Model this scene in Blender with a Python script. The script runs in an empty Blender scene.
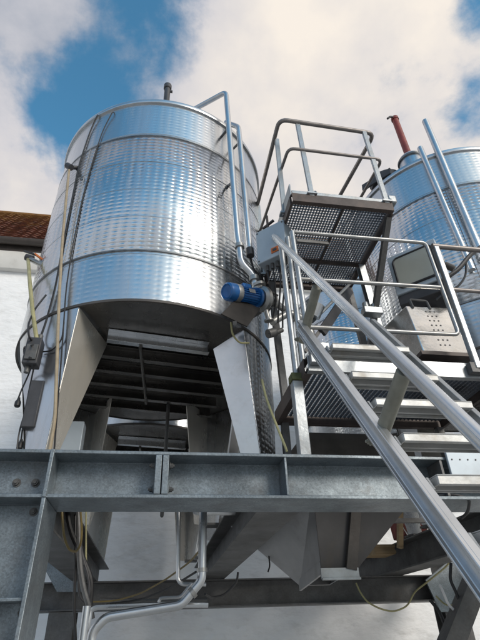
import bpy, bmesh, math, random
from mathutils import Vector, Matrix
random.seed(7)
scene = bpy.context.scene
C = scene.collection
R_ = math.radians

# ------------------------------------------------------------------ camera
cam_data = bpy.data.cameras.new('camera')
cam = bpy.data.objects.new('camera', cam_data)
C.objects.link(cam)
cam_data.sensor_fit = 'VERTICAL'
cam_data.sensor_height = 24.0
cam_data.lens = 17.8125
cam_data.clip_start = 0.05
cam_data.clip_end = 2000
cm = Matrix([[0.987798, -0.05922, -0.144044], [-0.152473, -0.556242, -0.816913], [-0.031745, 0.828908, -0.558484]]).to_4x4()
cm.translation = (0, 0, 1.6)
cam.matrix_world = cm
scene.camera = cam

# ------------------------------------------------------------------ world, sun, exposure
scene.view_settings.view_transform = 'Standard'
scene.view_settings.look = 'None'
scene.view_settings.exposure = 0.0
scene.view_settings.gamma = 1.0
scene.view_settings.use_curve_mapping = False
SUN_EL, SUN_AZ = R_(26), R_(146)          # azimuth clockwise from +Y

world = bpy.data.worlds.new('World')
scene.world = world
world.use_nodes = True
wn = world.node_tree
wn.nodes.clear()
def WN(t, **kw):
    n = wn.nodes.new(t)
    for k, v in kw.items(): setattr(n, k, v)
    return n
def wmath(op, a, b=None, c=None, clamp=False):
    n = WN('ShaderNodeMath', operation=op, use_clamp=clamp)
    for i, x in enumerate((a, b, c)):
        if x is None: continue
        if isinstance(x, (int, float)): n.inputs[i].default_value = x
        else: wn.links.new(x, n.inputs[i])
    return n.outputs[0]
sky = WN('ShaderNodeTexSky', sky_type='NISHITA', sun_disc=False)
sky.sun_elevation = SUN_EL
sky.sun_rotation = SUN_AZ
sky.altitude = 200
sky.ozone_density = 2.0
bg_sky = WN('ShaderNodeBackground')
bg_sky.inputs['Strength'].default_value = 0.15
tint = WN('ShaderNodeMix', data_type='RGBA', blend_type='MULTIPLY')
tint.inputs['Factor'].default_value = 1.0
tint.inputs['B'].default_value = (0.80, 1.52, 1.50, 1)
wn.links.new(sky.outputs[0], tint.inputs['A'])
wn.links.new(tint.outputs['Result'], bg_sky.inputs['Color'])
tc = WN('ShaderNodeTexCoord')
sep = WN('ShaderNodeSeparateXYZ')
wn.links.new(tc.outputs['Generated'], sep.inputs[0])
zz = wmath('ADD', wmath('MAXIMUM', sep.outputs[2], 0.0), 0.45)
comb = WN('ShaderNodeCombineXYZ')
wn.links.new(wmath('DIVIDE', sep.outputs[0], zz), comb.inputs[0])
wn.links.new(wmath('DIVIDE', sep.outputs[1], zz), comb.inputs[1])
n1 = WN('ShaderNodeTexNoise')
n1.inputs['Scale'].default_value = 3.9
n1.inputs['Detail'].default_value = 9
n1.inputs['Roughness'].default_value = 0.60
n1.inputs['Distortion'].default_value = 0.12
wn.links.new(comb.outputs[0], n1.inputs['Vector'])
n2 = WN('ShaderNodeTexNoise')
n2.inputs['Scale'].default_value = 2.4
n2.inputs['Detail'].default_value = 5
n2.inputs['Roughness'].default_value = 0.5
off = WN('ShaderNodeVectorMath', operation='ADD')
off.inputs[1].default_value = (4.3, 1.7, 2.0)
wn.links.new(comb.outputs[0], off.inputs[0])
wn.links.new(off.outputs[0], n2.inputs['Vector'])
def blob(d, inner, outer):
    dv = WN('ShaderNodeVectorMath', operation='DOT_PRODUCT')
    wn.links.new(tc.outputs['Generated'], dv.inputs[0])
    dv.inputs[1].default_value = Vector(d).normalized()
    mr = WN('ShaderNodeMapRange', interpolation_type='SMOOTHSTEP')
    mr.inputs[1].default_value = math.cos(R_(outer))
    mr.inputs[2].default_value = math.cos(R_(inner))
    wn.links.new(dv.outputs['Value'], mr.inputs[0])
    return mr.outputs[0]
def azel(az, el):
    return (math.sin(R_(az)) * math.cos(R_(el)), math.cos(R_(az)) * math.cos(R_(el)), math.sin(R_(el)))
# openings in the cloud cover (direction, full radius, outer radius, depth)
gaps = [((-0.080, 0.458, 0.885), 1, 11, .33), ((-0.181, 0.536, 0.825), 1, 8, .33), ((-0.202, 0.589, 0.783), 1, 6, .30), ((-0.151, 0.403, 0.903), 1, 7, .16), ((-0.006, 0.420, 0.907), 1, 8, .20), ((-0.229, 0.518, 0.824), 1, 6, .16),
        ((0.502, 0.417, 0.758), 1, 6, .36), ((0.543, 0.411, 0.732), 2, 6, .25), ((0.471, 0.268, 0.840), 1, 5, .30),
        ((0.289, 0.433, 0.854), 6, 20, -.30), ((-0.276, 0.422, 0.863), 1, 9, -.15), (azel(205, 55), 14, 46, .40), (azel(250, 42), 8, 34, .40), (azel(165, 62), 4, 22, .3), (azel(60, 62), 4, 14, .2)]
cover = wmath('MULTIPLY_ADD', n1.outputs['Fac'], 2.9, -0.62)
for d, i, o, a in gaps:
    cover = wmath('SUBTRACT', cover, wmath('MULTIPLY', blob(d, i, o), a))
mask = WN('ShaderNodeMapRange', interpolation_type='SMOOTHSTEP')
mask.inputs[1].default_value = 0.16
mask.inputs[2].default_value = 0.74
wn.links.new(cover, mask.inputs[0])
# cloud brightness: grey lilac folds, warm white where the veiled sun lights them
warm = wmath('MULTIPLY', blob((0.291, 0.440, 0.850), 4, 26), 0.34)
warm = wmath('ADD', warm, wmath('MULTIPLY', blob((-0.290, 0.621, 0.728), 2, 16), 0.16))
warm = wmath('ADD', warm, wmath('MULTIPLY', blob(azel(130, 40), 8, 50), 0.5))
tone = wmath('ADD', wmath('MULTIPLY_ADD', n2.outputs['Fac'], 1.5, -0.47), warm)
tone = wmath('ADD', tone, wmath('MULTIPLY_ADD', n1.outputs['Fac'], 1.1, -0.55))
ramp = WN('ShaderNodeValToRGB')
el = ramp.color_ramp.elements
el[0].position = 0.10; el[0].color = (0.37, 0.41, 0.49, 1)
el[1].position = 0.85; el[1].color = (0.97, 0.89, 0.80, 1)
e = el.new(0.42); e.color = (0.66, 0.65, 0.685, 1)
wn.links.new(tone, ramp.inputs[0])
bg_cl = WN('ShaderNodeBackground')
bg_cl.inputs['Strength'].default_value = 0.98
wn.links.new(ramp.outputs[0], bg_cl.inputs['Color'])
mixs = WN('ShaderNodeMixShader')
wn.links.new(mask.outputs[0], mixs.inputs[0])
wn.links.new(bg_sky.outputs[0], mixs.inputs[1])
wn.links.new(bg_cl.outputs[0], mixs.inputs[2])
out = WN('ShaderNodeOutputWorld')
wn.links.new(mixs.outputs[0], out.inputs['Surface'])

sun_d = bpy.data.lights.new('sun', 'SUN')
sun_d.energy = 2.05
sun_d.angle = R_(22)
sun_d.color = (1.0, 0.93, 0.84)
sun = bpy.data.objects.new('sun', sun_d)
C.objects.link(sun)
sun.rotation_euler = Vector((-math.sin(SUN_AZ) * math.cos(SUN_EL), -math.cos(SUN_AZ) * math.cos(SUN_EL), -math.sin(SUN_EL))).to_track_quat('-Z', 'Y').to_euler()

# ------------------------------------------------------------------ materials
def mat(name, base=(0.5, 0.5, 0.5), metal=0.0, rough=0.5, var=0.0, scale=6.0, rvar=0.0, bump=0.0, bscale=40.0,
        stretch=(1, 1, 1), col2=None, spangle=0.0, spscale=30.0, dirt=None, dirtamt=0.0, dirtscale=3.0):
    m = bpy.data.materials.new(name); m.use_nodes = True
    nt = m.node_tree; N = nt.nodes; L = nt.links
    b = N['Principled BSDF']
    b.inputs['Metallic'].default_value = metal
    b.inputs['Roughness'].default_value = rough
    t = N.new('ShaderNodeTexCoord'); mp = N.new('ShaderNodeMapping')
    mp.inputs['Scale'].default_value = stretch
    L.new(t.outputs['Object'], mp.inputs[0])
    ns = N.new('ShaderNodeTexNoise'); ns.inputs['Scale'].default_value = scale; ns.inputs['Detail'].default_value = 7
    ns.inputs['Roughness'].default_value = 0.62
    L.new(mp.outputs[0], ns.inputs['Vector'])
    mx = N.new('ShaderNodeMix'); mx.data_type = 'RGBA'
    c2 = col2 or tuple(max(0, x * (1 - var)) for x in base)
    c1 = base if col2 else tuple(min(1, x * (1 + var)) for x in base)
    mx.inputs['A'].default_value = (*c1, 1); mx.inputs['B'].default_value = (*c2, 1)
    mr = N.new('ShaderNodeMapRange'); mr.inputs[1].default_value = 0.32; mr.inputs[2].default_value = 0.68
    L.new(ns.outputs['Fac'], mr.inputs[0]); L.new(mr.outputs[0], mx.inputs['Factor'])
    col = mx.outputs['Result']
    if spangle:
        vo = N.new('ShaderNodeTexVoronoi'); vo.inputs['Scale'].default_value = spscale
        L.new(t.outputs['Object'], vo.inputs['Vector'])
        hs = N.new('ShaderNodeSeparateColor'); L.new(vo.outputs['Color'], hs.inputs[0])
        ns2 = N.new('ShaderNodeTexNoise'); ns2.inputs['Scale'].default_value = 5; ns2.inputs['Detail'].default_value = 4
        L.new(t.outputs['Object'], ns2.inputs['Vector'])
        f1 = N.new('ShaderNodeMath'); f1.operation = 'MULTIPLY'
        L.new(hs.outputs[0], f1.inputs[0]); L.new(ns2.outputs['Fac'], f1.inputs[1])
        f2 = N.new('ShaderNodeMath'); f2.operation = 'MULTIPLY_ADD'
        L.new(f1.outputs[0], f2.inputs[0]); f2.inputs[1].default_value = spangle * 2.2; f2.inputs[2].default_value = 1 - spangle * .55
        hv = N.new('ShaderNodeHueSaturation'); L.new(col, hv.inputs['Color']); L.new(f2.outputs[0], hv.inputs['Value'])
        col = hv.outputs[0]
    if dirt:
        nd = N.new('ShaderNodeTexNoise'); nd.inputs['Scale'].default_value = dirtscale; nd.inputs['Detail'].default_value = 9
        nd.inputs['Roughness'].default_value = 0.7
        mp2 = N.new('ShaderNodeMapping'); mp2.inputs['Location'].default_value = (3.1, 7.7, 1.3); mp2.inputs['Scale'].default_value = stretch
        L.new(t.outputs['Object'], mp2.inputs[0]); L.new(mp2.outputs[0], nd.inputs['Vector'])
        md = N.new('ShaderNodeMapRange'); md.inputs[1].default_value = 0.52; md.inputs[2].default_value = 0.72; md.inputs[4].default_value = dirtamt
        L.new(nd.outputs['Fac'], md.inputs[0])
        mx2 = N.new('ShaderNodeMix'); mx2.data_type = 'RGBA'; mx2.inputs['B'].default_value = (*dirt, 1)
        L.new(md.outputs[0], mx2.inputs['Factor']); L.new(col, mx2.inputs['A'])
        col = mx2.outputs['Result']
        ml = N.new('ShaderNodeMath'); ml.operation = 'MULTIPLY_ADD'; ml.use_clamp = True
        L.new(md.outputs[0], ml.inputs[0]); ml.inputs[1].default_value = -metal * .8; ml.inputs[2].default_value = metal
        L.new(ml.outputs[0], b.inputs['Metallic'])
    L.new(col, b.inputs['Base Color'])
    if rvar:
        rr = N.new('ShaderNodeMapRange'); rr.inputs[3].default_value = max(0.02, rough - rvar); rr.inputs[4].default_value = min(1, rough + rvar)
        L.new(ns.outputs['Fac'], rr.inputs[0]); L.new(rr.outputs[0], b.inputs['Roughness'])
    if bump:
        nb = N.new('ShaderNodeTexNoise'); nb.inputs['Scale'].default_value = bscale; nb.inputs['Detail'].default_value = 4
        L.new(mp.outputs[0], nb.inputs['Vector'])
        bp = N.new('ShaderNodeBump'); bp.inputs['Strength'].default_value = 1.0; bp.inputs['Distance'].default_value = bump
        L.new(nb.outputs['Fac'], bp.inputs['Height']); L.new(bp.outputs[0], b.inputs['Normal'])
    return m

STEEL = (0.60, 0.62, 0.645)
M_smooth = mat('stainless_sheet', STEEL, 1.0, 0.27, var=.08, scale=4, rvar=.10, bump=.005, bscale=4.0, stretch=(1, 1, .2), dirt=(.3, .27, .22), dirtamt=.22, dirtscale=7)
M_legsteel = mat('stainless_leg_sheet', STEEL, 1.0, 0.27, var=.10, scale=3, rvar=.10, bump=.004, bscale=2.5, stretch=(1, 1, .3), dirt=(.30, .25, .18), dirtamt=.25, dirtscale=6)
M_plate = mat('matt_stainless_plate', (0.68, 0.65, 0.59), .50, 0.27, var=.10, scale=3, rvar=.12, bump=.010, bscale=2.2, stretch=(1, 1, .3), dirt=(.30, .25, .18), dirtamt=.3, dirtscale=6)
M_platebright = mat('bright_stainless_plate', (0.66, 0.68, 0.70), .96, 0.22, var=.08, scale=2, rvar=.10, bump=.010, bscale=1.6, dirt=(.35, .33, .30), dirtamt=.2, dirtscale=5)
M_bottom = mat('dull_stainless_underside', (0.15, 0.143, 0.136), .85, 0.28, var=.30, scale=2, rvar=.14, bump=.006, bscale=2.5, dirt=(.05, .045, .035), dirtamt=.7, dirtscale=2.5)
M_pipe = mat('stainless_pipe', (0.58, 0.60, 0.62), 1.0, 0.30, var=.12, scale=7, rvar=.1, dirt=(.3, .27, .22), dirtamt=.2, dirtscale=9)
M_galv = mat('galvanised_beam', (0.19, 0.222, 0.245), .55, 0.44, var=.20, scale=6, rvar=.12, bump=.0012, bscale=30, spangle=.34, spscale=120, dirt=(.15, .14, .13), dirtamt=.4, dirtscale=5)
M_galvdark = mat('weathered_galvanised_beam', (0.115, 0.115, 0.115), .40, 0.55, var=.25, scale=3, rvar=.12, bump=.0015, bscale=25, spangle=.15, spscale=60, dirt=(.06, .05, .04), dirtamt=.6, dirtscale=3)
M_galvlight = mat('galvanised_tube', (0.36, 0.38, 0.395), .75, 0.40, var=.15, scale=9, rvar=.12, bump=.0008, bscale=60, dirt=(.30, .27, .22), dirtamt=.45, dirtscale=7)
M_alu = mat('aluminium_profile', (0.62, 0.64, 0.66), .85, 0.34, var=.10, scale=5, rvar=.10, stretch=(1, 1, 1), dirt=(.35, .34, .32), dirtamt=.35, dirtscale=8)
M_bracket = mat('dull_olive_grey_tube', (0.235, 0.235, 0.20), .35, .5, var=.2, scale=8, dirt=(.14, .13, .09), dirtamt=.5)
M_tread = mat('worn_tread_metal', (0.46, 0.465, 0.46), .5, 0.52, var=.15, scale=8, rvar=.1, bump=.001, bscale=50, dirt=(.30, .25, .18), dirtamt=.6, dirtscale=5)
M_platframe = mat('painted_platform_frame', (0.075, 0.06, 0.055), .25, 0.55, var=.3, scale=6, bump=.001, dirt=(.16, .10, .07), dirtamt=.4)
M_gate = mat('grey_gate_tube', (0.33, 0.335, 0.335), .75, 0.36, var=.15, scale=9, dirt=(.22, .18, .14), dirtamt=.5)
M_guard = mat('weathered_guard_tube', (0.24, 0.22, 0.21), .6, 0.45, var=.2, scale=10, dirt=(.12, .08, .06), dirtamt=.4)
M_grate = mat('grating_bar', (0.22, 0.235, 0.26), .6, 0.45, var=.15, scale=5, dirt=(.1, .09, .08), dirtamt=.4)
M_seam = mat('dark_weld_seam', (0.22, 0.225, 0.23), .8, 0.45, var=.3, scale=12)
M_black = mat('black_rubber', (0.018, 0.018, 0.02), 0, 0.5, var=.2)
M_dark = mat('dark_plastic', (0.045, 0.045, 0.05), 0, 0.5, var=.3)
M_tan = mat('tan_hose_rubber', (0.34, 0.275, 0.185), 0, 0.5, var=.18, scale=14)
M_yellow = mat('yellow_hose_rubber', (0.19, 0.14, 0.05), 0, 0.5, var=.2, scale=12, dirt=(.12, .1, .06), dirtamt=.4)
M_olive = mat('pale_olive_hose', (0.33, 0.31, 0.16), 0, 0.5, var=.2, scale=12)
M_blue = mat('blue_motor_paint', (0.012, 0.10, 0.30), .15, 0.33, var=.15, scale=9, dirt=(.05, .06, .08), dirtamt=.5, dirtscale=8)
M_cast = mat('cast_steel', (0.36, 0.36, 0.35), .8, 0.38, var=.2, scale=8)
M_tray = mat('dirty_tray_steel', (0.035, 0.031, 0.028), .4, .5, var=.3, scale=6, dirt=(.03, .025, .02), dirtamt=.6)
M_red = mat('red_oxide_paint', (0.22, 0.04, 0.03), 0, 0.5, var=.25, scale=7, dirt=(.12, .04, .03), dirtamt=.5)
M_orange = mat('orange_plastic', (0.55, 0.14, 0.02), 0, 0.45, var=.15)
M_greybox = mat('grey_enclosure_paint', (0.40, 0.46, 0.51), .2, 0.42, var=.08, scale=4, dirt=(.25, .25, .25), dirtamt=.3)
M_glass = mat('pale_display_pane', (0.36, 0.37, 0.33), 0, 0.22, var=.07, scale=3)
M_wall = mat('white_render', (0.85, 0.855, 0.86), 0, 0.9, var=.05, scale=1.3, bump=.03, bscale=5, stretch=(.7, 1, 1.6), dirt=(.56, .56, .55), dirtamt=.55, dirtscale=3.4)
M_gutter = mat('dark_gutter', (0.06, 0.05, 0.045), .2, 0.5, var=.2)
M_cornice = mat('pale_cornice', (0.66, 0.65, 0.62), 0, 0.85, var=.06, scale=2, dirt=(.4, .38, .34), dirtamt=.5)
M_wood = mat('pale_crate_wood', (0.26, 0.185, 0.10), 0, 0.7, var=.25, scale=5, stretch=(.3, 3, 3), bump=.001)
M_white = mat('white_plastic', (0.70, 0.70, 0.70), 0, 0.5, var=.06)
M_ground = mat('yard_concrete', (0.48, 0.475, 0.46), 0, 0.9, var=.15, scale=1.2, bump=.004, bscale=20, dirt=(.18, .17, .15), dirtamt=.5, dirtscale=.7)
M_warmsteel = mat('stainless_box_sheet', (0.90, 0.88, 0.84), 1.0, 0.24, var=.08, scale=5, rvar=.10, bump=.006, bscale=9, dirt=(.50, .38, .22), dirtamt=.28, dirtscale=7)
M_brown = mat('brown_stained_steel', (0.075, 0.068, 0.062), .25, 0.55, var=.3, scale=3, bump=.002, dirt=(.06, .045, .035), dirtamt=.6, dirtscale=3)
M_hoppershade = mat('shaded_hopper_sheet', (0.058, 0.057, 0.058), .2, 0.6, var=.25, scale=2.5, bump=.002, bscale=4, dirt=(.09, .07, .05), dirtamt=.6, dirtscale=2.5)  # hopper front face: its shade is put into this dark base colour
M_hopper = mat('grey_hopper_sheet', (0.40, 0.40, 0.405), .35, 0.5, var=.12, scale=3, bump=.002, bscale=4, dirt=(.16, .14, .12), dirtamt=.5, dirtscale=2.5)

def dimple_mat(name, pitch_u, pitch_v, depth, base, rough, radius):
    m = mat(name, base, 1.0, rough, var=.09, scale=5, rvar=.10, stretch=(1, 1, .14), dirt=(.34, .31, .26), dirtamt=.30, dirtscale=8)
    nt = m.node_tree; N = nt.nodes; L = nt.links
    def MA(op, a, b=None, c=None):
        n = N.new('ShaderNodeMath'); n.operation = op
        for i, x in enumerate((a, b, c)):
            if x is None: continue
            if isinstance(x, (int, float)): n.inputs[i].default_value = x
            else: L.new(x, n.inputs[i])
        return n.outputs[0]
    t = N.new('ShaderNodeTexCoord'); s = N.new('ShaderNodeSeparateXYZ'); L.new(t.outputs['Object'], s.inputs[0])
    nu = round(2 * math.pi * radius / pitch_u)
    u = MA('MULTIPLY', MA('ARCTAN2', s.outputs[1], s.outputs[0]), float(nu))
    v = MA('MULTIPLY', s.outputs[2], 2 * math.pi / pitch_v)
    h = MA('MULTIPLY', MA('ADD', MA('COSINE', u), MA('COSINE', v)), .5)       # staggered lattice
    h = MA('MULTIPLY_ADD', h, .5, .5)
    h = MA('POWER', h, 2.6)
    nb = N.new('ShaderNodeTexNoise'); nb.inputs['Scale'].default_value = 2.2; nb.inputs['Detail'].default_value = 3
    L.new(t.outputs['Object'], nb.inputs['Vector'])
    amt = N.new('ShaderNodeMapRange'); amt.inputs[1].default_value = .35; amt.inputs[2].default_value = .65; amt.inputs[3].default_value = .35; amt.inputs[4].default_value = 1.15
    L.new(nb.outputs['Fac'], amt.inputs[0])
    h = MA('MULTIPLY', h, amt.outputs[0])
    h = MA('ADD', h, MA('MULTIPLY', nb.outputs['Fac'], .3))
    bp = N.new('ShaderNodeBump'); bp.inputs['Strength'].default_value = 1.0; bp.inputs['Distance'].default_value = depth
    L.new(h, bp.inputs['Height']); L.new(bp.outputs[0], N['Principled BSDF'].inputs['Normal'])
    return m
M_dimple = dimple_mat('dimpled_stainless_jacket', .084, .051, -.0056, (0.65, 0.67, 0.69), .23, 1.27)
M_faint = dimple_mat('faintly_dimpled_stainless', .084, .051, -.0015, (0.63, 0.65, 0.67), .28, 1.27)
M_dimpleleg = dimple_mat('dimpled_stainless_leg', .07, .05, -.006, (.5, .5, .5), .26, 1.27)

def tile_mat():
    m = mat('mossy_clay_tile', (0.18, 0.058, 0.03), 0, 0.85, col2=(0.065, 0.026, 0.018), scale=9, bump=.01, bscale=30)
    nt = m.node_tree; N = nt.nodes; L = nt.links
    b = N['Principled BSDF']; old = b.inputs['Base Color'].links[0].from_socket
    g = N.new('ShaderNodeTexCoord'); n = N.new('ShaderNodeTexNoise'); n.inputs['Scale'].default_value = 3.0; n.inputs['Detail'].default_value = 9; n.inputs['Roughness'].default_value = .75
    L.new(g.outputs['Object'], n.inputs['Vector'])
    s = N.new('ShaderNodeSeparateXYZ'); L.new(g.outputs['Object'], s.inputs[0])
    hz = N.new('ShaderNodeMapRange'); hz.inputs[1].default_value = .6; hz.inputs[2].default_value = 2.9; hz.inputs[3].default_value = -.22; hz.inputs[4].default_value = .16
    L.new(s.outputs[2], hz.inputs[0])
    a = N.new('ShaderNodeMath'); a.operation = 'ADD'; L.new(n.outputs['Fac'], a.inputs[0]); L.new(hz.outputs[0], a.inputs[1])
    r = N.new('ShaderNodeMapRange'); r.inputs[1].default_value = .46; r.inputs[2].default_value = .66; r.inputs[4].default_value = .5
    L.new(a.outputs[0], r.inputs[0])
    mx = N.new('ShaderNodeMix'); mx.data_type = 'RGBA'; mx.inputs['B'].default_value = (0.30, 0.17, 0.035, 1)
    L.new(r.outputs[0], mx.inputs['Factor']); L.new(old, mx.inputs['A']); L.new(mx.outputs['Result'], b.inputs['Base Color'])
    return m
M_tile = tile_mat()

# ------------------------------------------------------------------ mesh helpers
def V(*a): return Vector(a)
class MB:
    def __init__(s): s.v = []; s.f = []
    def add(s, vs, fs):
        o = len(s.v); s.v += [tuple(x) for x in vs]; s.f += [tuple(i + o for i in f) for f in fs]; return s
    def hexa(s, p):          # bottom 4 (ccw), top 4 (ccw)
        return s.add(p, [(3, 2, 1, 0), (4, 5, 6, 7), (0, 1, 5, 4), (1, 2, 6, 5), (2, 3, 7, 6), (3, 0, 4, 7)])
    def box(s, x0, x1, y0, y1, z0, z1):
        return s.hexa([(x0, y0, z0), (x1, y0, z0), (x1, y1, z0), (x0, y1, z0), (x0, y0, z1), (x1, y0, z1), (x1, y1, z1), (x0, y1, z1)])
    def frame(s, p, q, up):
        p, q = Vector(p), Vector(q); d = (q - p).normalized(); up = Vector(up)
        a = d.cross(up)
        if a.length < 1e-4: a = d.cross(Vector((1, 0, 0)))
        a.normalize(); b = a.cross(d).normalized(); return p, q, d, a, b
    def prof(s, p, q, pts, up=(0, 0, 1)):      # closed convex-or-not profile extruded p->q; pts in (side, up) axes
        p, q, d, a, b = s.frame(p, q, up); n = len(pts)
        vs = [p + a * x + b * y for x, y in pts] + [q + a * x + b * y for x, y in pts]
        fs = [(i, (i + 1) % n, n + (i + 1) % n, n + i) for i in range(n)]
        s.add(vs, fs + [tuple(range(n))[::-1], tuple(range(n, 2 * n))]); return s
    def bar(s, p, q, w, h, up=(0, 0, 1)):
        return s.prof(p, q, [(-w / 2, -h / 2), (w / 2, -h / 2), (w / 2, h / 2), (-w / 2, h / 2)], up)
    def hbeam(s, p, q, w, h, tf=.018, tw=.012, up=(0, 0, 1)):
        W, H, t = w / 2, h / 2, tw / 2
        return s.prof(p, q, [(-W, -H), (W, -H), (W, -H + tf), (t, -H + tf), (t, H - tf), (W, H - tf), (W, H), (-W, H), (-W, H - tf), (-t, H - tf), (-t, -H + tf), (-W, -H + tf)], up)
    def channel(s, p, q, w, h, t=.008, up=(0, 0, 1), flip=1):
        W, H = w / 2, h / 2
        pts = [(-W, -H), (W, -H), (W, -H + t), (-W + t, -H + t), (-W + t, H - t), (W, H - t), (W, H), (-W, H)]
        return s.prof(p, q, [(x * flip, y) for x, y in (pts if flip > 0 else pts[::-1])], up)
    def plate(s, pts, t):
        pts = [Vector(p) for p in pts]; n = Vector((0, 0, 0))
        for i in range(len(pts)): n += (pts[i] - pts[0]).cross(pts[(i + 1) % len(pts)] - pts[0])
        n.normalize(); k = len(pts)
        vs = [p + n * t / 2 for p in pts] + [p - n * t / 2 for p in pts]
        fs = [tuple(range(k)), tuple(range(k, 2 * k))[::-1]] + [(i, k + i, k + (i + 1) % k, (i + 1) % k) for i in range(k)]
        return s.add(vs, fs)
    def tube(s, pts, r, seg=10, fil=0.0, closed=False, r1=None):
        pts = [Vector(p) for p in pts]
        if fil and len(pts) > 2:
            new = []; n = len(pts)
            for i, p in enumerate(pts):
                if (i in (0, n - 1)) and not closed: new.append(p); continue
                a = pts[i - 1] - p; b = pts[(i + 1) % n] - p
                f = min(fil, a.length * .45, b.length * .45); a = p + a.normalized() * f; b = p + b.normalized() * f
                for k in range(6):
                    t = k / 5; new.append(a * (1 - t) ** 2 + p * 2 * t * (1 - t) + b * t ** 2)
            pts = new
        n = len(pts); o = len(s.v); ref = None; rings = []
        for i in range(n):
            if closed: d = pts[(i + 1) % n] - pts[i - 1]
            else: d = pts[min(i + 1, n - 1)] - pts[max(i - 1, 0)]
            d.normalize()
            if ref is None:
                ref = d.cross(Vector((0, 0, 1)))
                if ref.length < .1: ref = d.cross(Vector((1, 0, 0)))
            ref = (ref - d * ref.dot(d)).normalized(); b = d.cross(ref)
            rr = r if r1 is None else r + (r1 - r) * i / (n - 1)
            s.v += [tuple(pts[i] + (ref * math.cos(2 * math.pi * k / seg) + b * math.sin(2 * math.pi * k / seg)) * rr) for k in range(seg)]
        m = n if closed else n - 1
        for i in range(m):
            j = (i + 1) % n
            for k in range(seg):
                s.f.append((o + i * seg + k, o + i * seg + (k + 1) % seg, o + j * seg + (k + 1) % seg, o + j * seg + k))
        if not closed:
            s.f.append(tuple(o + k for k in range(seg))[::-1]); s.f.append(tuple(o + (n - 1) * seg + k for k in range(seg)))
        return s
    def cyl(s, p, q, r, r1=None, seg=20): return s.tube([p, q], r, seg, r1=r1)
    def lathe(s, prof, c=(0, 0, 0), seg=96, a0=0, a1=360, axis=None):
        o = len(s.v); full = abs(a1 - a0 - 360) < 1e-6; k = seg if full else seg + 1; c = Vector(c)
        if axis is None: X, Y, Z = Vector((1, 0, 0)), Vector((0, 1, 0)), Vector((0, 0, 1))
        else:
            Z = Vector(axis).normalized(); X = Z.cross(Vector((0, 0, 1)))
            if X.length < .01: X = Vector((1, 0, 0))
            X.normalize(); Y = Z.cross(X)
        for r, z in prof:
            for i in range(k):
                a = R_(a0 + (a1 - a0) * i / seg); s.v.append(tuple(c + X * (r * math.cos(a)) + Y * (r * math.sin(a)) + Z * z))
        for j in range(len(prof) - 1):
            for i in range(seg):
                i2 = (i + 1) % k
                s.f.append((o + j * k + i, o + j * k + i2, o + (j + 1) * k + i2, o + (j + 1) * k + i))
        return s
    def bolt(s, p, n, r=.016, h=.014):
        p, n = Vector(p), Vector(n).normalized()
        s.cyl(p, p + n * .004, r * 1.45, seg=14); s.cyl(p + n * .004, p + n * (.004 + h), r, seg=6); s.cyl(p + n * (.004 + h), p + n * (.012 + h), r * .55, seg=8); return s
    def build(s, name, m, parent=None, bevel=0.0, smooth=True, solid=0.0, ang=35):
        me = bpy.data.meshes.new(name); me.from_pydata(s.v, [], s.f); me.update()
        b = bmesh.new(); b.from_mesh(me); bmesh.ops.recalc_face_normals(b, faces=b.faces)
        if solid: bmesh.ops.solidify(b, geom=b.faces[:], thickness=solid); bmesh.ops.recalc_face_normals(b, faces=b.faces)
        b.to_mesh(me); b.free()
        me.materials.append(m)
        if smooth: me.shade_smooth(); me.set_sharp_from_angle(angle=R_(ang))
        o = bpy.data.objects.new(name, me); C.objects.link(o)
        if parent:
            o.parent = parent
            w = Vector((0, 0, 0)); q = parent
            while q: w += q.location; q = q.parent
            o.location = -w
        if bevel:
            md = o.modifiers.new('edge', 'BEVEL'); md.width = bevel; md.segments = 2; md.limit_method = 'ANGLE'; md.angle_limit = R_(50)
            md.harden_normals = False
        return o

LOCAL = {}
def thing(name, label, cat, loc=(0, 0, 0), group=None):
    o = bpy.data.objects.new(name, None); C.objects.link(o); o.location = loc; o.empty_display_size = .1
    tag(o, label, cat, group); return o
def tag(o, label=None, cat=None, group=None, kind=None):
    if label: o['label'] = label
    if cat: o['category'] = cat
    if group: o['group'] = group
    if kind: o['kind'] = kind
    return o
def sub(o, parent):       # sub-part whose mesh is written in world coordinates
    o.parent = parent; o.location = (0, 0, 0); return o
def copy_tree(o, parent=None):
    c = o.copy(); C.objects.link(c)
    if parent: c.parent = parent
    for ch in list(o.children): copy_tree(ch, c)
    return c

# ------------------------------------------------------------------ ground and building behind
g = MB(); g.add([(-400, -400, 0), (400, -400, 0), (400, 400, 0), (-400, 400, 0)], [(0, 1, 2, 3)])
tag(g.build('ground', M_ground), kind='structure')

WY = 9.2
bl = thing('winery_building', 'long white rendered building with a mossy tiled roof behind the tanks', 'building', (0, WY, 0))
MB().box(-15, 16, WY, WY + .4, 0, 9.30).build('wall', M_wall, bl)
MB().prof((-15, WY - .07, 9.10), (16, WY - .07, 9.10), [(-.07, -.25), (.07, -.25), (.16, -.05), (.16, .2), (-.07, .2)]).build('cornice', M_cornice, bl, bevel=.01)
gu = MB(); gp = []
for k in range(9):
    a = math.pi + math.pi * k / 8; gp.append((.11 * math.cos(a), .11 * math.sin(a)))
for k in range(9):
    a = 2 * math.pi - math.pi * k / 8; gp.append((.095 * math.cos(a), .095 * math.sin(a)))
gu.prof((-15, WY - .36, 9.52), (16, WY - .36, 9.52), gp).build('gutter', M_gutter, bl)
MB().box(-15, 16, WY - .24, WY - .21, 9.30, 9.56).build('fascia_board', M_gutter, bl)
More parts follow.
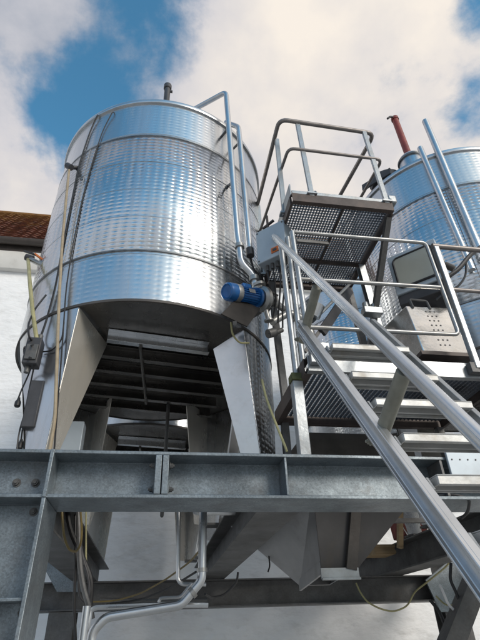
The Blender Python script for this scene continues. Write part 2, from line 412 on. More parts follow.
# tiled roof: courses stepped up a steep slope
rf = MB(); pitch = R_(57); nx = 31 * 9; cols = nx + 1; rows = 17; course = .17
ru, rn = Vector((0, math.cos(pitch), math.sin(pitch))), Vector((0, -math.sin(pitch), math.cos(pitch)))
for j in range(rows):
    for (t, lift) in ((0, .045), (course * 1.0, .005)):
        for i in range(cols):
            x = -15 + 31 * i / nx
            w = .018 * math.sin(2 * math.pi * i / 2.25) + .008 * math.sin(i * 12.9898 + j * 4.1)
            p = Vector((x, WY - .32, 9.53)) + ru * (j * course + t) + rn * (lift + w)
            rf.v.append(tuple(p))
for j in range(rows * 2 - 1):
    for i in range(nx):
        a = j * cols + i; rf.f.append((a, a + 1, a + 1 + cols, a + cols))
o = rf.build('roof', M_tile, bl, ang=25)
o.location = (0, 0, 0); o.parent = bl
for v in o.data.vertices: v.co -= Vector((0, WY, 0))
# move texture origin near the eave
for v in o.data.vertices: v.co.z -= 9
o.location = (0, 0, 9)
rg = MB().tube([(-15, WY - .32 + math.cos(pitch) * rows * course, 9.55 + math.sin(pitch) * rows * course), (16, WY - .32 + math.cos(pitch) * rows * course, 9.55 + math.sin(pitch) * rows * course)], .06, 10)
rg.build('ridge', M_tile, o)
bk = MB().box(-15, 16, WY + .55, WY + .6, 9.30, 10.9).build('roof_backing', M_gutter, bl)

# ------------------------------------------------------------------ steel frame
BZ0, BZ1 = 2.275, 2.540
BY0, BY1 = 2.80, 3.15
bz = (BZ0 + BZ1) / 2; bw = BY1 - BY0; bh = BZ1 - BZ0; by = (BY0 + BY1) / 2
fb = thing('steel_beam', 'galvanised front beam spanning the photo below the tank, with bolted splice', 'beam', (.6, by, BZ0))
MB().hbeam((-1.6, by, bz), (4.6, by, bz), bw, bh, .020, .014).build('beam_profile', M_galv, fb, bevel=.003)
for x in (-.020, .022):
    MB().box(x - .018, x + .018, BY0 - .004, by - .008, BZ0 + .021, BZ1 - .021).build('end_plate', M_galv, fb, bevel=.003)
for x in (-.044, .046):
    for yy in (BY0 + .05,):
        for z in (BZ0 + .06, BZ1 - .07):
            MB().bolt((x - (.0 if x < 0 else -.0), yy, z), (-1 if x < 0 else 1, 0, 0), .015, .016).build('bolt', M_galvdark, fb)
MB().box(.735, .749, BY0 + .003, by - .008, BZ0 + .021, BZ1 - .021).build('stiffener', M_galv, fb, bevel=.002)
MB().box(1.757, 1.775, BY0 + .003, by - .008, BZ0 + .021, BZ1 - .021).build('stiffener', M_galvdark, fb, bevel=.002)
for x in (-.72, -.825):
    MB().bolt((x, by - .0075, 2.395), (0, -1, 0), .017, .016).build('bolt', M_galvdark, fb)

col = thing('steel_column', 'galvanised front column carrying the left end of the front beam', 'column', (-.78, by, 0), 'columns of the tank frame')
pf = MB()
pf.box(-.632, -.610, BY0 - .012, BY1 + .004, 0, BZ0 - .002)
pf.box(-.632, -.610, BY0 - .012, by - .009, BZ0 + .0, BZ1 - .0)
pf.box(-.980, -.960, BY0 - .012, BY1 + .004, 0, BZ0 - .002)
pf.box(-.959, -.633, by - .007, by + .007, 0, BZ0 - .002)
pf.build('column_profile', M_galv, col, bevel=.004)
MB().box(-.955, -.634, BY0 + .01, by - .009, 1.79, 1.806).build('stiffener', M_galv, col, bevel=.003)
for x, z in ((-.655, 1.75), (-.70, 2.235)):
    MB().bolt((x, by - .0085, z), (0, -1, 0), .016, .012).build('bolt', M_galvdark, col)
MB().box(-1.0, -.59, BY0 - .06, BY1 + .06, 0.001, .025).build('base_plate', M_galvdark, col)

GL = 'lengthwise beams under the tanks'
def lbeam(x0, x1, y0, y1, z0, z1, label):
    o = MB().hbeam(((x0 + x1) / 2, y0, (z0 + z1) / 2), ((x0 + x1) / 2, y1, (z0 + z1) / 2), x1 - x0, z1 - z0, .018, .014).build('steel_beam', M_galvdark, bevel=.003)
    tag(o, label, 'beam', GL); return o
LB0, LB1 = 2.278, 2.60
lbeam(-1.03, -.73, 3.157, 8.6, LB0, LB1, 'dark lengthwise beam running back from the front left column')
lbeam(.615, .905, 3.157, 8.6, LB0, LB1, 'dark lengthwise beam running back just right of the vertical pipe under the frame')
lbeam(3.10, 3.42, 3.157, 8.6, LB0, LB1, 'dark lengthwise beam right of the grey hopper')
lbeam(4.55, 4.85, 3.157, 8.6, LB0, LB1, 'lengthwise beam under the far side of the right tank')
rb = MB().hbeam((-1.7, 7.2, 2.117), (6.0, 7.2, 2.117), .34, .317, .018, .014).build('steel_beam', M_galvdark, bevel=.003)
tag(rb, 'dark cross beam at the back, lowest of the frame, crossing below the hopper', 'beam')
def rcolumn(x0, x1, y, label, haunch):
    t = thing('steel_column', label, 'column', ((x0 + x1) / 2, y, 0), 'columns of the tank frame')
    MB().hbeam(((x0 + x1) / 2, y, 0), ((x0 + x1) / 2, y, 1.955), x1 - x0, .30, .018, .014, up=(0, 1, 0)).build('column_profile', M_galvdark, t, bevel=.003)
    MB().plate(haunch, .03).build('haunch', M_galv, t, bevel=.003)
    return t
rcolumn(-1.255, -.945, 7.2, 'dark rear column under the left end of the back cross beam',
        [(-1.457, 7.000, 2.522), (-1.188, 7.000, 2.163), (-0.889, 7.000, 2.157), (-0.973, 7.000, 2.898), (-1.266, 7.000, 2.973)])
rcolumn(3.92, 4.26, 7.2, 'dark rear column at the lower right, under the cable bundle',
        [(3.699, 7.000, 2.209), (3.814, 7.000, 1.827), (4.133, 7.000, 1.819), (4.521, 7.000, 2.449), (4.148, 7.000, 2.453)])
tag(MB().bar((3.026, 4.600, 2.106), (2.472, 4.600, 1.440), .16, .16).build('steel_brace', M_galvdark, bevel=.004), 'slanting dark brace at the lower right behind the stair', 'brace')

# ------------------------------------------------------------------ tanks
TB = 2.602
RT = 1.263
def pol(r, deg): return (r * math.sin(R_(deg)), -r * math.cos(R_(deg)))       # degrees from the front, towards +x
Z = lambda z: z - TB
ZB, ZT = 3.912, 6.73
def make_tank(label):
    t = thing('steel_tank', label, 'tank', (0, 0, TB), 'stainless tanks on the frame')
    t['_local'] = 1
    def part(mb, name, m, parent=t, **k):
        o = mb.build(name, m, parent, **k); o.location = (0, 0, 0); return o
    part(MB().lathe([(RT, Z(ZB)), (RT, Z(4.45))], seg=128), 'lower_shell', M_faint)
    part(MB().lathe([(RT, Z(4.45)), (RT + .009, Z(4.462)), (RT + .009, Z(6.078)), (RT, Z(6.09))], seg=128), 'cooling_jacket', M_dimple, ang=60)
    part(MB().lathe([(RT, Z(6.09)), (RT, Z(6.70))], seg=128), 'upper_shell', M_faint)
    part(MB().lathe([(RT - .01, Z(6.68)), (RT + .022, Z(6.68)), (RT + .028, Z(6.70)), (RT + .022, Z(6.735)), (RT - .03, Z(6.742))], seg=128), 'rim', M_pipe, ang=50)
    part(MB().lathe([(RT - .03, Z(6.742)), (RT * .5, Z(6.90)), (.12, Z(6.985)), (.001, Z(6.99))], seg=96), 'roof', M_smooth)
    for z, r, h in ((6.085, .011, .010), (6.125, .003, .006), (4.452, .011, .010), (4.415, .003, .005), (5.653, .0115, .005), (5.241, .0115, .005), (4.868, .0115, .005)):
        part(MB().lathe([(RT, Z(z - h)), (RT + r, Z(z - h * .7)), (RT + r, Z(z + h * .7)), (RT, Z(z + h))], seg=128), 'weld_seam', M_seam if h > .008 else M_pipe)
    part(MB().tube([(*pol(RT + .009, -38), Z(4.46)), (*pol(RT + .009, -38), Z(6.08))], .004, 6), 'vertical_seam', M_seam)
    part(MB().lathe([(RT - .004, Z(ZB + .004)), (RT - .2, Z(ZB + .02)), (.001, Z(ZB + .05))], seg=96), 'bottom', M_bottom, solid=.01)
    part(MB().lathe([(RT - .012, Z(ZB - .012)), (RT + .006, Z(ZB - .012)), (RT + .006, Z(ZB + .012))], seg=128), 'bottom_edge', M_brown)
    # stiffening ribs across the underside, turned 9 degrees like the legs
    ca, sa = math.cos(R_(8.6)), math.sin(R_(8.6))
    for k in range(6):
        d = -.70 + k * .29
        hw = min(.46, math.sqrt(max(.05, (RT - .08) ** 2 - d * d)))
        if k: hw = min(.85, math.sqrt((RT - .08) ** 2 - d * d))
        p = Vector((-sa * d, ca * d, 0)); e = Vector((ca, sa, 0)) * hw
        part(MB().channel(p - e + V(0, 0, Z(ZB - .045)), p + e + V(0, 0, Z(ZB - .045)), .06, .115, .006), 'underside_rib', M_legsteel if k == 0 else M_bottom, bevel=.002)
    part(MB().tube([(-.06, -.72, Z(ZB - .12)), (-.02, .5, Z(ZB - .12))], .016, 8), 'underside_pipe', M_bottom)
    # legs: a tapering strip of the shell with folded side plates
    def leg(ai, bi, ao, bo, ti, bot, m, pl, pw=1.0):
        n = 10; zt, zb = Z(ZB - .013), Z(2.626); k = 14; mb = MB()
        for j in range(k + 1):
            f = j / k; z = zt + (zb - zt) * f
            a0, a1 = ai + (bi - ai) * f, bo + (ao - bo) * (1 - f) ** pw
            for i in range(n + 1): mb.v.append((*pol(RT - .002, a0 + (a1 - a0) * i / n), z))
        for j in range(k):
            for i in range(n): q = j * (n + 1) + i; mb.f.append((q, q + 1, q + n + 2, q + n + 1))
        lg = part(mb, 'leg', m, solid=.008)
        A, B = (*pol(RT - .008, ai), zt), (*pol(RT - .008, bi), zb)
        part(MB().plate([A, B, (*bot, zb), (*ti[:2], zt if len(ti) < 3 else Z(ti[2]))], .008), 'side_plate', pl, lg, bevel=.001)
        A2, B2 = (*pol(RT - .008, ao), zt), (*pol(RT - .008, bo), zb)
        in2 = pol(RT - .25, ao); in2b = pol(RT - .14, bo)
        part(MB().plate([A2, B2, (*in2b, zb), (*in2, zt)], .008), 'side_plate', M_legsteel, lg)
        mid = pol(RT - .07, (bi + bo) / 2)
        part(MB().box(mid[0] - .09, mid[0] + .09, mid[1] - .09, mid[1] + .09, Z(2.603), Z(2.625)), 'foot_plate', M_galvdark, lg, bevel=.002)
    leg(-26.2, -28.6, -64, -36, (-.375, -.56), pol(RT - .14, -30.5), M_smooth, M_plate, 1.5)
    leg(42, 50.5, 78, 62, (.580, -.824, 3.745), (.850, -.765), M_dimpleleg, M_platebright)
    leg(180 + 30, 180 + 30, 180 + 62, 180 + 40, (-.40, .56), pol(RT - .2, 209), M_smooth, M_plate)
    leg(180 - 34, 180 - 34, 180 - 70, 180 - 46, (.42, .6), pol(RT - .2, 148), M_smooth, M_plate)
    return t
tank = make_tank('dimpled stainless tank on legs at left, carrying the blue pump')
tank.location = (-.193, 4.444, TB)
tank_r = copy_tree(tank); tank_r.location = (3.877, 4.541, TB); tag(tank_r, 'dimpled stainless tank at the right edge with a red vent pipe on top')
tank_r.rotation_euler.z = R_(6)
tank_b = copy_tree(tank); tank_b.location = (3.60, 7.16, TB); tag(tank_b, 'steel tank glimpsed behind the stair gate and below the raised platform'); tank_b.rotation_euler.z = R_(12)
tank_d = copy_tree(tank); tank_d.location = (-.25, 7.10, TB); tag(tank_d, 'rear steel tank seen only as a curved bottom between the left tank legs')
def tpart(mb, name, m, root, **k):
    o = mb.build(name, m, None, **k); o.parent = root
    o.matrix_parent_inverse = (Matrix.Translation(root.location) @ root.rotation_euler.to_matrix().to_4x4()).inverted(); return o
tpart(MB().tube([(.03, 5.06, 3.90), (.03, 5.06, 2.74), (.03, 5.4, 2.72)], .02, 8, .06), 'drain_pipe', M_galvdark, tank)
# vents
tpart(MB().cyl((-.215, 3.46, 6.75), (-.215, 3.46, 7.50), .038, seg=18).lathe([(.001, 7.56), (.05, 7.54), (.05, 7.47), (.042, 7.46)], (-.215, 3.46, 0), seg=20).cyl((-.215, 3.46, 7.42), (-.15, 3.46, 7.42), .018, seg=10), 'vent_pipe', M_dark, tank)
tpart(MB().lathe([(.165, 6.70), (.165, 7.02), (.15, 7.07), (.09, 7.11), (.001, 7.12)], (3.16, 3.80, 0), seg=32), 'vent_neck', M_smooth, tank_r)
tpart(MB().lathe([(.165, 6.99), (.18, 6.99), (.18, 7.02), (.16, 7.03)], (3.16, 3.80, 0), seg=32), 'neck_band', M_seam, tank_r)
rv = tpart(MB().cyl((3.16, 3.80, 7.1), (3.15, 3.80, 8.02), .048, .046, seg=22).lathe([(.055, 0), (.055, .05), (.042, .07), (.001, .075)], (3.15, 3.80, 7.99), seg=20), 'vent_pipe', M_red, tank_r)
o = MB().tube([(3.13, 3.78, 8.03), (3.05, 3.76, 8.00), (3.00, 3.76, 7.94)], .016, 8, .04).build('vent_flap', M_dark); o.parent = rv
tpart(MB().bar((2.95, 3.86, 6.82), (2.72, 4.22, 6.9), .05, .06).bar((2.82, 3.82, 6.80), (2.58, 4.2, 6.86), .03, .10).cyl((2.9, 4.1, 6.80), (2.9, 4.1, 6.93), .22, seg=24), 'manhole_lid', M_dark, tank_r)

# riser pipes on the tanks
p = thing('riser_pipe', 'tall steel pipe bent over the rim of the left tank, above the pump', 'pipe', (0.760, 3.441, 4.301), 'pipes climbing the tanks')
MB().tube([(0.724, 3.240, 4.144), (0.714, 3.240, 4.301), (0.597, 3.220, 4.425), (0.589, 3.220, 4.619), (0.575, 3.220, 4.770), (0.499, 3.200, 7.125), (0.119, 3.467, 7.090)], .030, 14, .07).build('pipe', M_pipe, p)
for a, b_ in (((0.588, 3.220, 4.644), (0.591, 3.220, 4.607)), ((0.713, 3.240, 4.290), (0.716, 3.240, 4.244))):
    MB().cyl(a, b_, .045, seg=20).build('coupling', M_cast, p)
MB().bar((0.553, 3.210, 5.505), (0.525, 3.405, 5.668), .022, .022).build('clamp', M_galvdark, p)
MB().bar((0.528, 3.200, 6.425), (0.464, 3.365, 6.481), .022, .022).build('clamp', M_galvdark, p)
p = thing('riser_pipe', 'shorter straight steel pipe beside the bent one on the left tank', 'pipe', (0.735, 3.460, 4.748), 'pipes climbing the tanks')
MB().tube([(0.703, 3.300, 4.641), (0.652, 3.300, 6.596), (0.523, 3.420, 6.839)], .030, 14, .05).build('pipe', M_pipe, p)
MB().cyl((0.705, 3.300, 4.591), (0.702, 3.300, 4.679), .038, seg=18).build('end_socket', M_dark, p)
MB().bar((0.661, 3.300, 6.314), (0.620, 3.478, 6.439), .02, .02).build('clamp', M_galvdark, p)
p = MB().tube([(3.232, 3.363, 7.329), (3.236, 3.361, 4.881)], .040, 14).build('riser_pipe', M_pipe)
tag(p, 'long pale pipe on the right tank rising above its rim', 'pipe', 'pipes climbing the tanks')
p = MB().tube([(3.102, 3.481, 6.885), (3.129, 3.450, 4.779)], .036, 14).build('riser_pipe', M_pipe)
tag(p, 'pale pipe on the right tank ending level with its rim', 'pipe', 'pipes climbing the tanks')

# ------------------------------------------------------------------ pump with motor
pm = thing('electric_pump', 'blue electric motor and steel pump on a bracket at the left tank', 'pump', (.66, 3.16, 3.85))
A0, A1 = Vector((0.428, 3.030, 3.947)), Vector((0.772, 3.240, 4.049)); dx = (A1 - A0).normalized(); L_ = (A1 - A0).length
mbm = MB(); at = lambda f: A0 + dx * (L_ * f)
mbm.lathe([(.001, .02), (.05, .012), (.062, 0), (.074, .01), (.078, .03), (.078, L_ * .32), (.07, L_ * .34)], A0, seg=32, axis=dx)
mo = mbm.build('fan_cover', M_blue, pm)
MB().lathe([(.0785, L_ * .20), (.0795, L_ * .21), (.0795, L_ * .31), (.0785, L_ * .32)], A0, seg=32, axis=dx).build('cover_band', M_cast, pm)
mbm = MB().cyl(at(.33), at(.80), .062, seg=28)
u = Vector((0, 0, 1)); s_ = dx.cross(u).normalized(); u = s_.cross(dx)
for k in range(22):
    a = 2 * math.pi * k / 22; r = s_ * math.cos(a) + u * math.sin(a)
    mbm.bar(at(.35) + r * .064, at(.78) + r * .064, .005, .02, up=r)
mbm.build('motor_body', M_blue, pm)
MB().bar(at(.45) + u * .075, at(.68) + u * .075, .075, .05, up=u).build('terminal_box', M_blue, pm, bevel=.006)
rp_ = s_ * -1 if s_.y > 0 else s_
MB().plate([at(f) + rp_ * .076 + u * h_ for f, h_ in ((.47, -.014), (.64, -.014), (.64, .022), (.47, .022))], .003).build('rating_plate', M_pipe, pm)
MB().cyl(at(.80), at(.86), .088, seg=28).cyl(at(.86), at(.90), .06, seg=24).build('motor_flange', M_blue, pm)
MB().lathe([(.001, 0), (.085, .0), (.112, .02), (.115, .05), (.09, .085), (.045, .09), (.045, .16), (.06, .16), (.06, .18), (.001, .18)], at(.92), seg=32, axis=dx).build('pump_housing', M_cast, pm)
c = at(.92) + dx * .045
MB().tube([c + s_ * -.0 + u * .08, c + u * .16, Vector((0.724, 3.240, 4.144))], .036, 14, .03).cyl(c + u * .13, c + u * .155, .06, seg=20).build('outlet', M_cast, pm)
T_ = [Vector((0.379, 2.980, 3.682)), Vector((0.532, 3.120, 3.952)), Vector((0.744, 3.220, 3.927)), Vector((0.597, 3.080, 3.643))]
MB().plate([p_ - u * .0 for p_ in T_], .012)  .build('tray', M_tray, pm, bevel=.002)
MB().bar((T_[0] + T_[3]) / 2 - u * .02, (T_[1] + T_[2]) / 2 + V(-.05, .2, -.10), .03, .03).bar(T_[2] - u * .02, V(.55, 3.42, 3.86), .03, .03).build('bracket', M_galvdark, pm)
MB().tube([c + dx * .12, c + dx * .2 - u * .03, c + dx * .42 + V(0, .1, -.05)], .03, 12, .05).cyl(c + dx * .40 + V(0, .1, -.05), c + dx * .43 + V(0, .1, -.05), .05, seg=18).build('inlet_pipe', M_cast, pm)
MB().cyl(c - u * .1, c - u * .2, .022, seg=12).cyl(c - u * .2, c - u * .215, .04, seg=16).build('drain_plug', M_cast, pm)
tag(MB().tube([(0.477, 3.120, 3.708), (0.488, 3.160, 3.621), (0.552, 3.220, 3.577), (0.650, 3.300, 3.632)], .008, 8, .06).build('cable', M_olive), 'thin pale cable looping under the blue pump', 'cable')

# valve cluster right of pump, between the posts
vc = thing('valve_cluster', 'group of steel valves and elbows behind the twin posts', 'valve', (1.0, 3.4, 3.6))
MB().tube([(0.873, 3.350, 3.889), (1.061, 3.400, 4.045), (1.218, 3.400, 3.947), (1.233, 3.400, 3.758)], .035, 12, .08).build('elbow_pipe', M_cast, vc)
MB().cyl((1.319, 3.400, 4.154), (1.273, 3.450, 4.050), .085, seg=24).build('flange', M_pipe, vc)
MB().tube([(0.828, 3.350, 3.742), (0.970, 3.400, 3.845)], .022, 12).cyl((0.829, 3.350, 3.763), (0.898, 3.370, 3.800), .04, seg=18).build('valve_body', M_galvdark, vc)
MB().bar((1.134, 3.400, 3.856), (1.448, 3.500, 4.467), .02, .03).bar((1.155, 3.400, 3.633), (1.429, 3.500, 4.028), .02, .03).build('lever', M_galvdark, vc)

# ------------------------------------------------------------------ control box
cb = thing('control_box', 'blue grey switch cabinet with an orange label beside the left tank', 'control box', (.87, 3.12, 4.35))
f0, f1 = Vector((.744, 3.195, 0)), Vector((.965, 2.985, 0)); nrm = Vector((-(f1 - f0).y, (f1 - f0).x, 0)).normalized()
if nrm.y < 0: nrm = -nrm
dd = nrm * .15
bx = MB(); zt_, zb_ = 4.79, 4.40
bx.hexa([f0 + V(0, 0, zb_), f1 + V(0, 0, zb_), f1 + dd + V(0, 0, zb_), f0 + dd + V(0, 0, zb_), f0 + V(0, 0, zt_), f1 + V(0, 0, zt_), f1 + dd + V(0, 0, zt_), f0 + dd + V(0, 0, zt_)])
bx.build('cabinet_body', M_greybox, cb, bevel=.008)
lp = f0.lerp(f1, .62) + V(0, 0, 4.475) - nrm * .004; e1 = (f1 - f0).normalized()
MB().plate([lp - e1 * .036 + V(0, 0, .028), lp + e1 * .036 + V(0, 0, .028), lp + e1 * .036 - V(0, 0, .028), lp - e1 * .036 - V(0, 0, .028)], .008).build('warning_label', M_orange, cb)
MB().plate([lp - nrm * .006 - e1 * .02 + V(0, 0, .012), lp - nrm * .006 + e1 * .02 + V(0, 0, .012), lp - nrm * .006 + e1 * .02 - V(0, 0, .016), lp - nrm * .006 - e1 * .02 - V(0, 0, .016)], .004).build('switch_knob', M_dark, cb)
for fx in (.06, .94):
    for z_ in (4.425, 4.765):
        sp_ = f0.lerp(f1, fx) + V(0, 0, z_)
        MB().cyl(sp_, sp_ - nrm * .005, .008, seg=10).build('screw', M_galvdark, cb)
for z_ in (4.50, 4.70):
    sp_ = f0 + V(0, 0, z_) - e1 * .004 + nrm * .03
    MB().cyl(sp_ - V(0, 0, .025), sp_ + V(0, 0, .025), .009, seg=10).build('hinge', M_galvdark, cb)
gl = MB()
for k in range(4):
    q = f0.lerp(f1, .2 + .17 * k) + nrm * .07; gl.cyl(q + V(0, 0, 4.40), q + V(0, 0, 4.34), .016, seg=10)
gl.build('cable_gland', M_galvdark, cb)
MB().bar(f0.lerp(f1, .5) + dd + V(0, .01, 4.3), f0.lerp(f1, .5) + dd + V(0, .01, 4.85), .05, .02).bar(f0.lerp(f1, .5) + dd + V(0, .01, 4.36), V(.97, 2.99, 4.33), .04, .02).build('mounting_rail', M_galvdark, cb)
an = f0.lerp(f1, .32) + dd * .5
MB().cyl(an + V(0, 0, 4.79), an + V(0, 0, 5.02), .012, seg=8).bar(an + e1 * -.06 + V(0, 0, 4.88), an + e1 * .07 + V(0, 0, 4.92), .02, .02).bar(an + e1 * -.03 + V(0, 0, 4.83), an + e1 * .05 + V(0, 0, 4.84), .03, .03).build('bracket_cross', M_platframe, cb)
for k in range(4):
    q = f0.lerp(f1, .2 + .17 * k) + nrm * .07 + V(0, 0, 4.35)
    tag(MB().tube([q, q + V(.01 * k, 0, -.12), q + V(.05 - .02 * k, .1, -.28 - .03 * k), V(.83 + .04 * k, 3.3, 3.95 - .05 * k)], .008, 7, .1).build('cable', M_black), ['leftmost', 'second', 'third', 'rightmost'][k] + ' black cable hanging out below the blue grey switch cabinet', 'cable', 'cables below the switch cabinet')
tag(MB().tube([(0.709, 3.340, 4.614), (0.746, 3.340, 4.397), (0.858, 3.340, 4.232), (0.952, 3.360, 4.186)], .012, 8, .1).build('cable', M_black), 'black cable curving from the short riser pipe to the twin posts', 'cable')

# ------------------------------------------------------------------ twin posts, square post, stair
tw = 'twin round posts at the head of the stair'
tag(MB().cyl((.916, 2.95, 3.155), (.905, 2.95, 4.47), .0235, seg=18).build('round_post', M_galvlight), 'left one of two round posts at the head of the stair', 'post', tw)
tag(MB().cyl((.975, 2.95, 3.155), (.972, 2.95, 4.52), .0235, seg=18).build('round_post', M_galvlight), 'right one of two round posts at the head of the stair', 'post', tw)
sp = thing('square_post', 'short square galvanised post from the front beam up to the landing', 'post', (.905, 2.93, BZ1))
MB().box(.868, .943, 2.893, 2.968, BZ1 + .012, 3.098).build('post_tube', M_galvlight, sp, bevel=.005)
MB().box(.845, .966, 2.87, 2.99, BZ1 + .002, BZ1 + .012).build('base_plate', M_galvdark, sp)

st = thing('stair', 'steep metal stair with grey treads rising to the landing', 'stair', (1.12, 1.34, 0))
SA, SB = Vector((0.880, 2.564, 3.335)), Vector((0.880, 1.331, 1.742))
sd = (SA - SB).normalized(); SB0 = SB - sd * (SB.z / sd.z) if False else SB + sd * ((0.02 - SB.z) / sd.z)
sup = Vector((1, 0, 0)).cross(sd)
mbs = MB(); xs = .845
pr = [(-.02, -.055), (.02, -.055), (.02, .055), (-.02, .055), (-.02, .035), (-.012, .035), (-.012, -.035), (-.02, -.035)]
# profile axes: side = d x up ; keep the grooved face on the outer (left) side
def stringer(x):
    p0, p1 = Vector((x, SB0.y, SB0.z)), Vector((x, SA.y, SA.z))
    m_ = MB(); m_.bar(p0, p1, .03, .082, up=sup)
    for o_, hh in ((.033, .016), (-.036, .010), (-.016, .005)): m_.bar(p0 + sup * o_ + V(-.020, 0, 0), p1 + sup * o_ + V(-.020, 0, 0), .016, hh, up=sup)
    return m_
stringer(.862).build('stringer', M_alu, st, bevel=.003)
S2a, S2b = Vector((1.390, 2.579, 3.413)), Vector((1.390, 1.806, 2.357)); d2 = (S2a - S2b).normalized(); S2c = S2b + d2 * ((.02 - S2b.z) / d2.z)
MB().bar(S2c, S2a, .03, .05, up=sup).bar(S2c - sup * .03 + V(.012, 0, 0), S2a - sup * .03 + V(.012, 0, 0), .008, .05, up=sup).build('stringer', M_galvlight, st, bevel=.003)
tr = [(2.175, 2.967), (1.988, 2.691), (1.798, 2.458), (1.632, 2.237), (1.477, 2.034), (1.325, 1.835), (1.175, 1.635), (1.025, 1.435), (.875, 1.235), (.725, 1.035), (.575, .835), (.425, .635), (.275, .435), (.125, .235)]
for i, (y, z) in enumerate(tr):
    m_ = MB().box(.905, 1.365, y, y + .006, z - .030, z - .001).box(.905, 1.365, y + .159, y + .165, z - .016, z - .001).box(.905, 1.365, y, y + .165, z - .0005, z + .004).box(.905, .911, y + .006, y + .159, z - .030, z - .001).box(1.359, 1.365, y + .006, y + .159, z - .030, z - .001).box(.911, 1.359, y + .007, y + .022, z - .030, z - .025).box(.911, 1.359, y + .08, y + .085, z - .03, z - .001)
    td = m_.build('tread', M_tread, st, bevel=.004)
    MB().plate([(.884, y - .0, z - .046), (.884, y + .17, z - .046), (.884, y + .17, z + .0), (.884, y + .03, z + .0)], .008).bolt((.8885, y + .05, z - .03), (1, 0, 0), .008, .006).build('end_bracket', M_galvlight, td).location = (0, 0, 0)
hr = thing('handrail', 'long aluminium handrail slanting across the stair', 'handrail', (.88, 1.2, 0))
HA, HB = Vector((0.880, 3.050, 4.623)), Vector((0.880, 1.173, 2.044)); hd = (HA - HB).normalized(); HC = HB + hd * ((.95 - HB.z) / hd.z)
hup = Vector((1, 0, 0)).cross(hd)
pr = []
for k in range(16):
    a = 2 * math.pi * k / 16; c_, s2 = math.cos(a), math.sin(a)
    pr.append((math.copysign(abs(c_) ** .55, c_) * .020, math.copysign(abs(s2) ** .55, s2) * .0265))
MB().prof(HC, HA, pr, up=hup).bar(HC + hup * .010 + V(-.0205, 0, 0), HA + hup * .010 + V(-.0205, 0, 0), .003, .006, up=hup).bar(HC - hup * .012 + V(-.0205, 0, 0), HA - hup * .012 + V(-.0205, 0, 0), .003, .005, up=hup).build('rail', M_alu, hr, ang=50)
for (a, b_) in ((Vector((0.880, 1.477, 2.418)), Vector((0.880, 1.809, 2.256))), (Vector((0.880, 2.210, 3.392)), Vector((0.880, 2.623, 3.253)))):
    bb = MB().tube([a, b_], .030, 14); bb.bolt(b_ + V(-.03, 0, .01), (-1, 0, 0), .012, .01)
    bb.build('bracket_tube', M_bracket, hr)
k3 = Vector((0.880, 1.477, 2.418)) - Vector((0.880, 2.210, 3.392))
for k in (1, 2):
    MB().tube([Vector((0.880, 1.477, 2.418)) + k3 * k, Vector((0.880, 1.809, 2.256)) + k3 * k], .030, 14).build('bracket_tube', M_bracket, hr)

# ------------------------------------------------------------------ landing with grating
def grating(x0, x1, y0, y1, z, h=.03, px=.034, py=.06, t=.004):
    m_ = MB(); n = int((x1 - x0) / px)
    for i in range(n + 1): x = x0 + (x1 - x0) * i / n; m_.box(x - t / 2, x + t / 2, y0, y1, z, z + h)
    n = int((y1 - y0) / py)
    for i in range(n + 1): y = y0 + (y1 - y0) * i / n; m_.box(x0, x1, y - t / 2, y + t / 2, z + h * .35, z + h - .001)
    return m_
ld = thing('landing', 'grated landing at the head of the stair, in front of the right tank', 'platform', (1.6, 3.2, 3.1))
LZ = 3.16
grating(.985, 2.42, 2.80, 3.70, LZ, .032, .036, .036, .005).build('grating', M_grate, ld, smooth=False)
grating(2.46, 4.4, 2.80, 3.20, LZ, .032, .036, .05, .005).build('grating', M_grate, ld, smooth=False)
MB().channel((.945, 2.775, LZ - .0), (4.4, 2.775, LZ - .0), .05, .12, .007, flip=-1).build('front_channel', M_galvlight, ld, bevel=.002)
MB().channel((.955, 2.802, LZ - .0), (.955, 3.74, LZ - .0), .05, .12, .007).build('side_channel', M_platframe, ld, bevel=.002)
MB().channel((.985, 3.722, LZ), (2.45, 3.722, LZ), .04, .12, .007).build('rear_channel', M_platframe, ld)
MB().bar((2.44, 2.802, LZ - .01), (2.44, 3.70, LZ - .01), .03, .1).bar((2.47, 3.215, LZ - .01), (4.4, 3.215, LZ - .01), .03, .1).build('cross_member', M_platframe, ld)
MB().box(.955, 1.10, 2.700, 2.746, 3.14, 3.30).build('toe_plate', M_galvlight, ld, bevel=.004)
for x, y in ((1.0, 3.70), (2.40, 3.70), (2.40, 2.94), (4.3, 2.94)):
    MB().bar((x, y, 2.602 if y > 3.2 else BZ1 + .002), (x, y, 3.10), .06, .06, up=(0, 1, 0)).build('support_post', M_galvdark, ld, bevel=.003)
MB().bar((.62, 3.70, 2.63), (3.4, 3.70, 2.63), .06, .05).build('support_beam', M_galvdark, ld)
# moss at the post head
tag(MB().box(.86, .95, 2.88, 2.975, 3.1, 3.152).build('post_cap', mat('mossy_metal', (.10, .11, .05), .2, .8, var=.4, scale=20), sp, bevel=.004), None)

